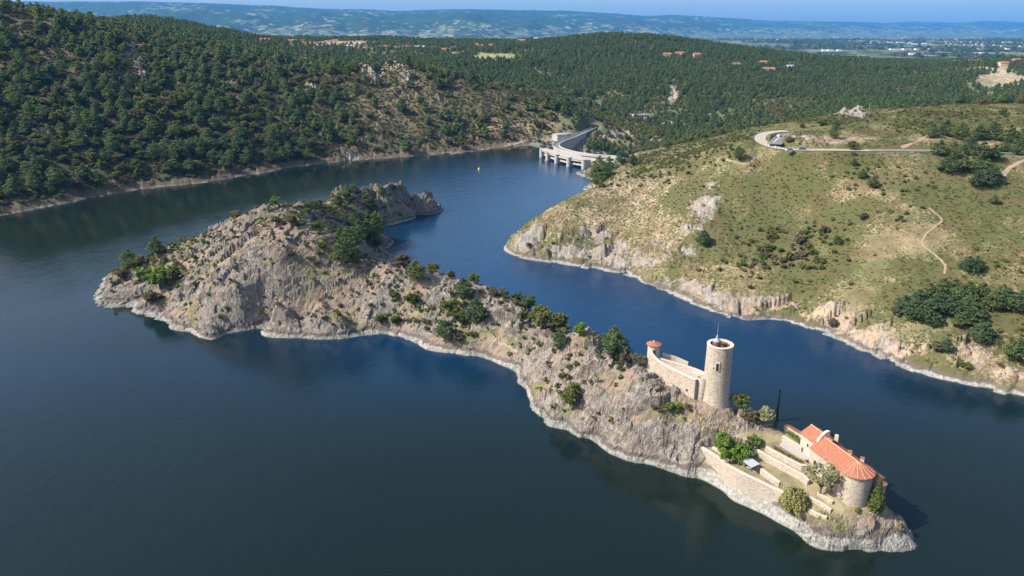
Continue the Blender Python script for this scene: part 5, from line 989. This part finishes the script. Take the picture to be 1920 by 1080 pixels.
def airy_parts(seed=12):
    rng = np.random.default_rng(seed); C_ = []; T = [limb((0, 0, -.5), (.2, 0, 2.2), .28, .22)]
    for i in range(15):
        a = i * .9 + rng.normal() * .2; r = rng.uniform(1.2, 3.0); z = rng.uniform(4.2, 7.4); c = (math.cos(a) * r, math.sin(a) * r, z); T.append(limb((.2, 0, 2.1), c, .11, .035, 4)); C_.append(ball(rng, 50, c, (.95, .95, .6)))
    return rot_quads(np.concatenate(C_), .19, rng), join(T)
special('airy_tree', airy_parts(), march(Hi, [1536], [930], 150, 400)[0], 'palegreen', 'pale airy tree with bare dark limbs before the chateau wall', 'bark', 'tree', 1.25)
special('airy_tree', airy_parts(31), march(Hi, [1556], [928], 150, 400)[0], 'palegreen', 'smaller pale airy tree close against the chateau wall', 'bark', 'tree', .95)
special('broadleaf_tree', broad_parts(81, 9.6, 3.9, 60, 80, .27, .3, .05), (*march(Hi, [1354], [858], 150, 400)[0][:2], 7.1), 'fresh', 'taller bright green umbrella pine at the head of the shore walk')
special('broadleaf_tree', broad_parts(82, 8.4, 3.7, 60, 80, .27, .3, .05), (*march(Hi, [1384], [868], 150, 400)[0][:2], 7.1), 'fresh', 'second bright green umbrella pine beside the grey shelter')
# ------------------------------------------------------------------ the dam
t = empty('dam', (60, 830, 0), 0, 'curved concrete arch dam carrying a road across the gorge', 'dam')
D2 = [tuple(q[:2]) for q in DAM]
MB().strip(D2, 5.5, -30, 9.3).build('arch_wall', M['concrete'], t)
MB().strip(D2, 7.6, 9.32, 9.85).build('deck', M['concrete2'], t)
MB().strip(D2, 4.6, 9.86, 9.95).build('roadway', M['asphalt'], t)
for s in (-1, 1): MB().strip(D2, .55, 9.86, 11.0, off=3.45 * s).build('parapet', M['concrete2'], t)
MB().prism([P(a, b, 9.6)[:2] for a, b in [(1016, 279), (1040, 281), (1062, 286), (1090, 292), (1094, 299), (1070, 294), (1046, 288), (1028, 284)]], 8.0, 9.6).build('bend_platform', M['concrete2'], t)
PI_ = [(31.5, 797), (36.9, 777), (45.3, 759), (56.3, 740.5), (69.9, 726)]
dv = np.array((.80, .60))
def pier(c):
    m = MB(); n = np.array((-dv[1], dv[0])); r = 2.3; L = 7
    arc = [np.array(c) + r * (-dv * math.sin(a) + n * math.cos(a)) for a in np.linspace(0, math.pi, 13)]
    return m.prism(arc + [np.array(c) - n * r + dv * L, np.array(c) + n * r + dv * L], -12, 8.9)
for c in PI_:
    p = pier(c).build('pier', M['concrete2'], t)
    MB().lathe(c, [(2.55, 8.92), (2.55, 9.3), (.01, 9.3)], 20).build('pier_cap', M['concrete2'], p)
for a, b in zip(PI_[:-1], PI_[1:]):
    a, b = np.array(a), np.array(b); u = (b - a) / np.linalg.norm(b - a); a2, b2 = a + u * 2.2, b - u * 2.2
    MB().strip([a2 + dv * 1.2, b2 + dv * 1.2], 1.6, 6.3, 7.6).build('beam', M['concrete2'], t)
    MB().strip([a2 + dv * 3.0, b2 + dv * 3.0], 1.6, 2.2, 3.9).build('beam', M['concrete2'], t)
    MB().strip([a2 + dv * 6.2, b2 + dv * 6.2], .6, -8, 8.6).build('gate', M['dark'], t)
    MB().strip([a2 + dv * 5.0, b2 + dv * 5.0], 4.5, 8.62, 9.1).build('walkway', M['concrete2'], t)
gb = P(1050, 257, 10); t = empty('dam_building', gb, 0, 'pale flat roofed operators building at the far dam end', 'building')
MB().box((gb[0], gb[1], 6), (14, 11, 7.2), .5).build('wall', M['concrete2'], t); MB().box((gb[0], gb[1], 13.21), (14.6, 11.6, .5), .5).build('roof', M['concrete2'], t)
MB().box((gb[0] + 9, gb[1] + 17, 6), (13, 12, 6.2), .5).build('annex', M['metal'], t)
for k in range(4): MB().box((gb[0] - 3 + k * 3.2, gb[1] - .5 + k * 1.7, 13.72), (.5, .5, 3.2), .5).build('vent_stack', M['metal'], t)

# ------------------------------------------------------------------ roads and paths
def ribbon(name, pl, w, mat, lift=.12, step=1.5, fn=Hm, kind='structure', n=4):
    s = spline(pl, 10); d = np.r_[0, np.cumsum(np.hypot(*np.diff(s[:, :2], axis=0).T))]; u = np.arange(0, d[-1], step); x = np.interp(u, d, s[:, 0]); y = np.interp(u, d, s[:, 1])
    dx = np.gradient(x); dy = np.gradient(y); l = np.hypot(dx, dy); nx, ny = -dy / l, dx / l; ww = w * (1 + .22 * fbm(u, u * 0, 14, 2, 5)) if kind == 'rough' else w + 0 * u
    T = np.linspace(-.5, .5, n); X_ = x[:, None] + nx[:, None] * ww[:, None] * T; Y_ = y[:, None] + ny[:, None] * ww[:, None] * T; Z_ = fn(X_, Y_) + lift
    i = np.arange(X_.size).reshape(X_.shape); F_ = np.stack([i[:-1, :-1], i[:-1, 1:], i[1:, 1:], i[1:, :-1]], -1).reshape(-1, 4)
    return tag(link(name, mesh_np(name, np.stack([X_, Y_, Z_], -1).reshape(-1, 3), F_, M[mat], True)), kind='structure')
def road_strip(name, a, b, w, mat, lift):
    s = ROAD_S[a:b]; c = s[:, :2]; dx = np.gradient(c[:, 0]); dy = np.gradient(c[:, 1]); l = np.hypot(dx, dy); nx, ny = -dy / l, dx / l
    V = np.concatenate([np.stack([c[:, 0] + nx * k * w / 2, c[:, 1] + ny * k * w / 2, s[:, 2] + lift], 1) for k in (-1, 1)]); n = len(c)
    tag(link(name, mesh_np(name, V, [(i, i + 1, n + i + 1, n + i) for i in range(n - 1)], M[mat], True)), kind='structure')
nR_ = len(ROAD_S); road_strip('road', 0, 42, 5.2, 'asphalt', .12); road_strip('road_shoulder', 30, nR_, 6.8, 'roadpale', .10)
pk = lambda L, z: [P(a, b, z) for a, b in L]
me = bpy.data.meshes.new('parking_bay'); me.from_pydata(pk([(1439, 270), (1451, 256.5), (1465, 251), (1498, 246), (1480, 258), (1465, 271)], 65.74), [], [(0, 1, 2, 3, 4, 5)]); me.materials.append(M['asphalt']); tag(link('parking_bay', me), kind='structure')
me = bpy.data.meshes.new('road_marking'); me.from_pydata(pk([(1450, 267), (1451.2, 267), (1463, 256), (1462, 256)], 65.76), [], [(0, 1, 2, 3)]); me.materials.append(M['markw']); tag(link('road_marking', me), kind='structure')
def px_path(name, L, w, mat='dirt', fn=Hm, lift=.16): ribbon(name, drape(L, fn), w, mat, lift, 1.2, fn, 'rough')
px_path('footpath', [(1743, 390), (1756, 402), (1766, 414), (1750, 428), (1734, 442), (1730, 458), (1742, 470), (1760, 484), (1772, 498), (1770, 516)], 1.0)
px_path('footpath', [(1668, 424), (1690, 432), (1708, 442), (1730, 456)], .6)
px_path('footpath', [(1360, 300), (1376, 304), (1394, 308), (1408, 304), (1416, 296)], 1.4, 'dirt')
px_path('footpath', [(1690, 277), (1715, 268), (1742, 252), (1765, 236)], 1.8, 'dirt')
px_path('footpath', [(1880, 330), (1892, 316), (1905, 308), (1925, 300)], 2.6, 'dirt')
px_path('track', [(890, 249), (925, 243), (960, 238), (990, 236), (1018, 235), (1046, 229)], 3.0, 'dirt', Hm, .5)
px_path('track', [(945, 275), (968, 270), (990, 266), (1012, 264), (1030, 262)], 4.5, 'dirt', Hm, .5)
px_path('footpath', [(925, 640), (940, 645), (955, 652), (972, 662)], .8, 'dirt', Hi, .12)
# ------------------------------------------------------------------ cars
def car(p, rz, paint, label, s=1.0, van=False):
    t = empty('parked_car', p, rz, label, 'car', None); t.rotation_euler = (0, 0, 0); x0, y0, z0 = p; ca, sa = math.cos(rz), math.sin(rz)
    def w(x, y, z): return (x0 + ca * x - sa * y, y0 + sa * x + ca * y, z0 + z)
    def loft(name, secs, mat, par):         # secs: (x, half width, z0, z1)
        V = []; F = []
        for x, hw, a, b in secs: V += [w(x, -hw, a), w(x, hw, a), w(x, hw * .94, b), w(x, -hw * .94, b)]
        for i in range(len(secs) - 1):
            for j in range(4): F.append((4 * i + j, 4 * i + (j + 1) % 4, 4 * i + 4 + (j + 1) % 4, 4 * i + 4 + j))
        n = 4 * len(secs) - 4; F += [(0, 1, 2, 3), (n + 3, n + 2, n + 1, n)]; return MB().add(V, F).build(name, mat, par)
    H_ = 1.0 if not van else 1.15
    loft('body', [(-2.15, .78, .35, .75), (-2.05, .86, .25, .92), (-.9, .88, .22, .95), (1.0, .88, .22, .92), (1.9, .84, .25, .75), (2.1, .74, .35, .62)], paint, t)
    loft('windows', [(-2.0, .76, .9, .94), (-1.55, .76, .9, 1.36 * H_), (.35, .76, .9, 1.40 * H_), (1.15, .76, .9, .93)], M['glass'], t)
    loft('roof', [(-1.6, .70, 1.33 * H_, 1.42 * H_), (-.6, .72, 1.40 * H_, 1.48 * H_), (.3, .70, 1.38 * H_, 1.44 * H_)], paint, t)
    for a in (-1.3, 1.3):
        for b in (-.86, .86):
            u = np.array(w(a, b - .1, .32)); v = np.array(w(a, b + .1, .32)); MB().add(*limb(u, v, .32, .32, 14)).build('wheel', M['tyre'], t)
    for b in (-.6, .6): MB().box(w(2.05, b, .55), (.12, .3, .16), rz).build('headlight', M['cap'], t)
car(P(1479, 283, 64.15), math.radians(192), M['paint_grey'], 'silver blue car parked left on the pale road edge', van=True)
car(P(1503, 280.5, 64.1), math.radians(187), M['paint_blue'], 'dark blue car parked on the road edge right of the silver one')
car(P(1461, 256, 65.8), math.radians(50), M['paint_white'], 'white car parked in the small asphalt bay')
for k, (a, b) in enumerate([(1425, 262), (1438, 273), (1442, 274.5), (1454, 277.5)]):
    p = P(a, b, 64.6); t = empty('bollard', p, 0, ['white roadside marker at the outer bend', 'left one of two white markers at the road bend', 'right one of two white markers at the road bend', 'white marker beside the silver blue car'][k], 'bollard')
    MB().box((p[0], p[1], p[2] - .4), (.5, .35, 1.6), .3).build('post', M['paint_white'], t); MB().box((p[0], p[1], p[2] + 1.21), (.6, .45, .15), .3).build('cap', M['metal'], t)

# ------------------------------------------------------------------ poles, mast, buoy
def pole(px, py, top, label, arms=True, fn=Hm):
    p = march(fn, [px], [py])[0]; h = float(zat(p[0], p[1], top) - p[2]); t = empty('power_pole', p, 0, label, 'pole')
    MB().lathe(p[:2], [(.28, p[2] - 1), (.16, p[2] + h), (.01, p[2] + h)], 8).build('post', M['paleb'], t)
    if arms: MB().box((p[0], p[1], p[2] + h - 1), (2.6, .2, .2), .3).build('crossarm', M['metal'], t)
pole(1630, 204, 194, 'thin pole on the skyline of the east plateau'); pole(1158, 274, 252, 'pale pole below the dam road'); pole(1098, 222, 205, 'grey pole above the far end of the dam')
mp = PD(1171, 71, 1745); t = empty('radio_mast', mp, 0, 'slender lattice mast on top of the forest hill', 'mast')
for a in range(3):
    q = np.array(mp) + np.array((1.2 * math.cos(a * 2.1), 1.2 * math.sin(a * 2.1), -4)); MB().add(*limb(q, np.array(mp) + np.array((0, 0, 25)), .25, .15, 5)).build('strut', M['metal'], t)
for k in range(7): MB().lathe(mp[:2], [(1.3 - k * .15, mp[2] + k * 3.6), (1.3 - k * .15, mp[2] + k * 3.6 + .25)], 3).build('ring', M['metal'], t)
bp = P(898, 318, 0); t = empty('buoy', bp, 0, 'yellow marker buoy floating in the bay before the dam', 'buoy')
MB().lathe(bp[:2], [(.01, -.5), (.9, -.4), (1.1, .3), (.8, .9), (.45, 1.0), (.25, 2.3), (.01, 2.3)], 20).build('float', M['yellow'], t); MB().box((bp[0], bp[1], 2.3), (.7, .08, .7), .3).build('topmark', M['yellow'], t)

# ------------------------------------------------------------------ houses
def house(p, L, Wd, h, rz, wall, roof, label, group=None, flat=False, cat='house', nm='house', parts=True, pitch=.5):
    x0, y0, z0 = p; ca, sa = math.cos(rz), math.sin(rz); w = lambda x, y, z: (x0 + ca * x - sa * y, y0 + sa * x + ca * y, z0 + z)
    rh = 0.4 if flat else Wd * .5 * pitch; o = .6; hx, hy = L / 2, Wd / 2
    t = empty(nm, p, 0, label, cat, group)
    V = [w(a, b, z) for z in (-4, h) for a, b in ((-hx, -hy), (hx, -hy), (hx, hy), (-hx, hy))] + [w(-hx, 0, h + rh), w(hx, 0, h + rh)]
    MB().add(V, [(0, 1, 5, 4), (1, 2, 6, 9, 5) if 0 else (1, 2, 6, 5), (2, 3, 7, 6), (3, 0, 4, 7), (5, 6, 9), (4, 8, 7), (0, 3, 2, 1)]).build('wall', M[wall], t)
    V = [w(-hx - o, -hy - o, h - .1), w(hx + o, -hy - o, h - .1), w(hx + o, 0, h + rh + .12), w(-hx - o, 0, h + rh + .12), w(hx + o, hy + o, h - .1), w(-hx - o, hy + o, h - .1)]; V += [(a, b, c + .35) for a, b, c in V]
    r = MB().add(V, [(0, 3, 2, 1), (3, 5, 4, 2), (6, 7, 8, 9), (9, 8, 10, 11), (0, 1, 7, 6), (4, 5, 11, 10), (1, 2, 8, 7), (2, 4, 10, 8), (3, 0, 6, 9), (5, 3, 9, 11)]).build('roof', M[roof], t)
    if parts:
        MB().box(w(hx * .4, hy * .3, h + rh * .4), (.8, .8, 2.0), rz).build('chimney', M['cream'], r)
        nw = max(2, int(L / 4))
        for k in range(nw): MB().box(w(-hx + (k + .5) * L / nw, -hy, 1.0), (1.0, .16, 1.3), rz).build('window', M['glass'], t)
    return t
VH = [(472, 69, 16, 'pinkwall', 'tile2'), (493, 71, 18, 'cream', 'tile2'), (498, 79, 22, 'whitewall', 'tile2'), (524, 73, 16, 'whitewall', 'tile2'), (535, 74, 16, 'cream', 'tile2'), (533, 78, 14, 'whitewall', 'tile2'), (546, 81, 24, 'pinkwall', 'tile'), (562, 80, 30, 'cream', 'tile2'), (575, 84, 18, 'whitewall', 'tile2'), (588, 87, 18, 'whitewall', 'tile2'), (604, 90, 20, 'cream', 'greysteel'), (615, 82, 16, 'whitewall', 'tile2'), (628, 80, 16, 'whitewall', 'tile'), (643, 70, 14, 'whitewall', 'tile2'), (663, 86, 12, 'whitewall', 'greysteel'), (656, 91, 24, 'whitewall', 'greysteel'), (668, 94, 16, 'cream', 'tile2'), (680, 95, 16, 'whitewall', 'tile2'), (695, 96, 14, 'pinkwall', 'tile2'), (720, 91, 26, 'pinkwall', 'tile'), (735, 92, 20, 'cream', 'tile'), (744, 94, 14, 'whitewall', 'tile2'), (760, 92, 22, 'pinkwall', 'tile'), (778, 92, 28, 'whitewall', 'greysteel'), (790, 92, 18, 'whitewall', 'greysteel'), (808, 94, 16, 'cream', 'tile2'), (838, 97, 24, 'cream', 'tile2'), (850, 94, 14, 'whitewall', 'greysteel'), (892, 87, 16, 'cream', 'tile2'), (900, 90, 16, 'whitewall', 'tile2'), (920, 89, 14, 'cream', 'tile2')]
NEARW = ['at village left end', 'left of the long roofs', 'in the village middle', 'below the yellow field', 'right of yellow field', 'by the green meadow']
cnt = {}
for k, (a, b, L, wm, rm) in enumerate(VH):
    p = march(Hm, [a], [b], 900, 3000)[0]; wd = NEARW[min(5, int((a - 465) / 76))].replace('plateau ', '')
    col = {'pinkwall': 'pinkish', 'cream': 'cream', 'whitewall': 'white'}[wm]; rc = {'tile': 'orange roofed', 'tile2': 'red brown roofed', 'greysteel': 'grey roofed'}[rm]; sz = 'long' if L > 21 else 'small' if L < 16 else 'mid sized'
    later(house((p[0], p[1], p[2]), L * .9, 9, 5.0, .12 * math.sin(k * 2.3), wm, rm, None, 'houses of the plateau village', cat='house'), f'{sz} {col} {rc} house', wd)
HH = [(978, 82, 16, 'cream', 'tile2', 'orange roofed house on the left crest of the forest hill'), (1006, 78, 12, 'whitewall', 'greysteel', 'white house at the top of the forest hill left of the mast'), (1251, 109, 16, 'cream', 'tile2', 'brown roofed house left of the white villa in the pines'), (1274, 107, 18, 'whitewall', 'tile2', 'white villa with tower like wall in the middle of the pines'), (1306, 109, 14, 'pinkwall', 'tile', 'red roofed house right of the white villa'), (1379, 128, 13, 'cream', 'tile2', 'small cream house in a gap of the forest'), (1430, 124, 14, 'whitewall', 'tile2', 'white house behind a bare earth patch'), (1440, 137, 22, 'whitewall', 'tile2', 'long white house lowest in the forest clearing'), (1480, 132, 13, 'whitewall', 'greysteel', 'bright white house right in the forest clearing'),
      (1793, 121, 20, 'whitewall', 'greysteel', 'low white barn by the dry field on the right'), (1818, 120, 18, 'pinkwall', 'tile', 'orange roofed house beside the dry field'), (1832, 119, 12, 'whitewall', 'tile2', 'small white house right of the orange roofed one'), (1905, 118, 18, 'pinkwall', 'tile', 'red roofed farm at the right frame edge'), (1880, 126, 16, 'cream', 'tile2', 'flat cream shed on the dry plateau')]
for k, (a, b, L, wm, rm, lab) in enumerate(HH):
    p = march(Hm, [a], [b], 900, 3000)[0]; house(tuple(p + np.array((0, 0, 1.0))), L, 10, 6.5, .2 * math.sin(k * 1.7), wm, rm, lab, None)
for a, b, L, lab in ((1201, 221, 30, 'long low flat roofed building among the valley trees'), (1254, 236, 26, 'second flat roofed valley building behind the spur trees')):
    p = march(Hm, [a], [b], 700, 2000)[0]; house(tuple(p + np.array((0, 0, 1.0))), L * .8, 8, 4, .1, 'cream', 'zinc', lab, None, flat=True, cat='building', nm='valley_building')
# far plain: sheds and towns, one by one
rng = np.random.default_rng(77)
def plain_building(px, py, wpx, hm, kind, lab, grp):
    p = P(px, py, -19.5); d = p[1] / (cP + (540 - py) / FOC * sP); Lm = max(14, wpx * d / FOC); Wm = min(Lm * .8, 30 if kind == 'shed' else 14)
    return house(p, Lm, Wm, hm, rng.normal() * .06, rng.choice(['whitewall', 'whitewall', 'cream', 'pinkwall']) if kind != 'shed' else 'whitewall', 'greysteel' if kind == 'shed' else rng.choice(['tile2', 'tile', 'greysteel']), lab, grp, flat=(kind == 'shed'), cat='warehouse' if kind == 'shed' else 'house', nm='warehouse' if kind == 'shed' else 'town_house', parts=False, pitch=.4)
SH = [(1606, 80.5, 8), (1622, 79.5, 7), (1636, 79, 10), (1635, 82, 8), (1650, 79, 12), (1668, 80, 12), (1688, 80, 16), (1712, 80, 12), (1714, 83, 10), (1733, 82.5, 8), (1678, 93.5, 22), (1700, 93.5, 18), (1722, 93.5, 16), (1745, 93.5, 14), (1768, 93.8, 20), (1786, 94, 16), (1812, 94, 20), (1545, 95.5, 8), (1556, 95.2, 10), (1573, 95.3, 8), (1710, 102, 12), (1725, 101.5, 10), (1795, 100.5, 12), (1808, 100, 8), (1828, 101, 10), (1840, 101, 8), (1780, 82.5, 10), (1797, 82, 12), (1806, 80, 8), (1520, 79, 6), (1478, 77, 6), (1890, 93, 12)]
for k, (a, b, w_) in enumerate(SH):
    row = 'in the far row beside the town' if b < 90 else 'in the near row behind the fields' if b < 97 else 'beside the pale fields nearest the forest'
    later(plain_building(a, b, w_ * .9, 9, 'shed', None, 'sheds on the far plain'), ('long' if w_ > 11 else 'short') + ' white shed', row)
for k in range(120):
    c = [(1830, 83, 26, 2.0), (1890, 82, 30, 2.0), (1860, 75, 50, 2.5), (1700, 71, 90, 3), (1560, 70, 90, 3), (1880, 90, 30, 3), (1780, 78, 60, 2.5), (1420, 74, 50, 2)][k % 8]
    a, b = rng.normal(c[0], c[2]), max(66, rng.normal(c[1], c[3]))
    if a > 1935: a -= 60
    later(plain_building(a, b, rng.uniform(1.2, 3.2), 8, 'town', None, 'tiny buildings of the far plain'), 'tiny pale building', f"{'far back on' if b < 74 else 'in town on' if b < 83 else 'before the town on'} the {'left' if a < 1620 else 'middle' if a < 1780 else 'right'} plain")
label_all()
# ------------------------------------------------------------------ haze
def haze(dens=3.2e-5):
    t = NT('haze_air'); v = t.new('ShaderNodeVolumePrincipled', {'Color': (.09, .43, 1.0), 'Density': dens, 'Anisotropy': 0.0})
    t.t.links.new(v.outputs[0], t.out.inputs['Volume']); x0, x1, y0, y1, z0, z1 = -24000, 24000, -2600, 31500, -90, 1000
    vs = [(x, y, z) for x in (x0, x1) for y in (y0, y1) for z in (z0, z1)]
    me = bpy.data.meshes.new('haze'); me.from_pydata(vs, [], [(0, 1, 3, 2), (4, 6, 7, 5), (0, 4, 5, 1), (2, 3, 7, 6), (0, 2, 6, 4), (1, 5, 7, 3)]); me.materials.append(t.m)
    tag(link('haze', me), kind='stuff')
haze()
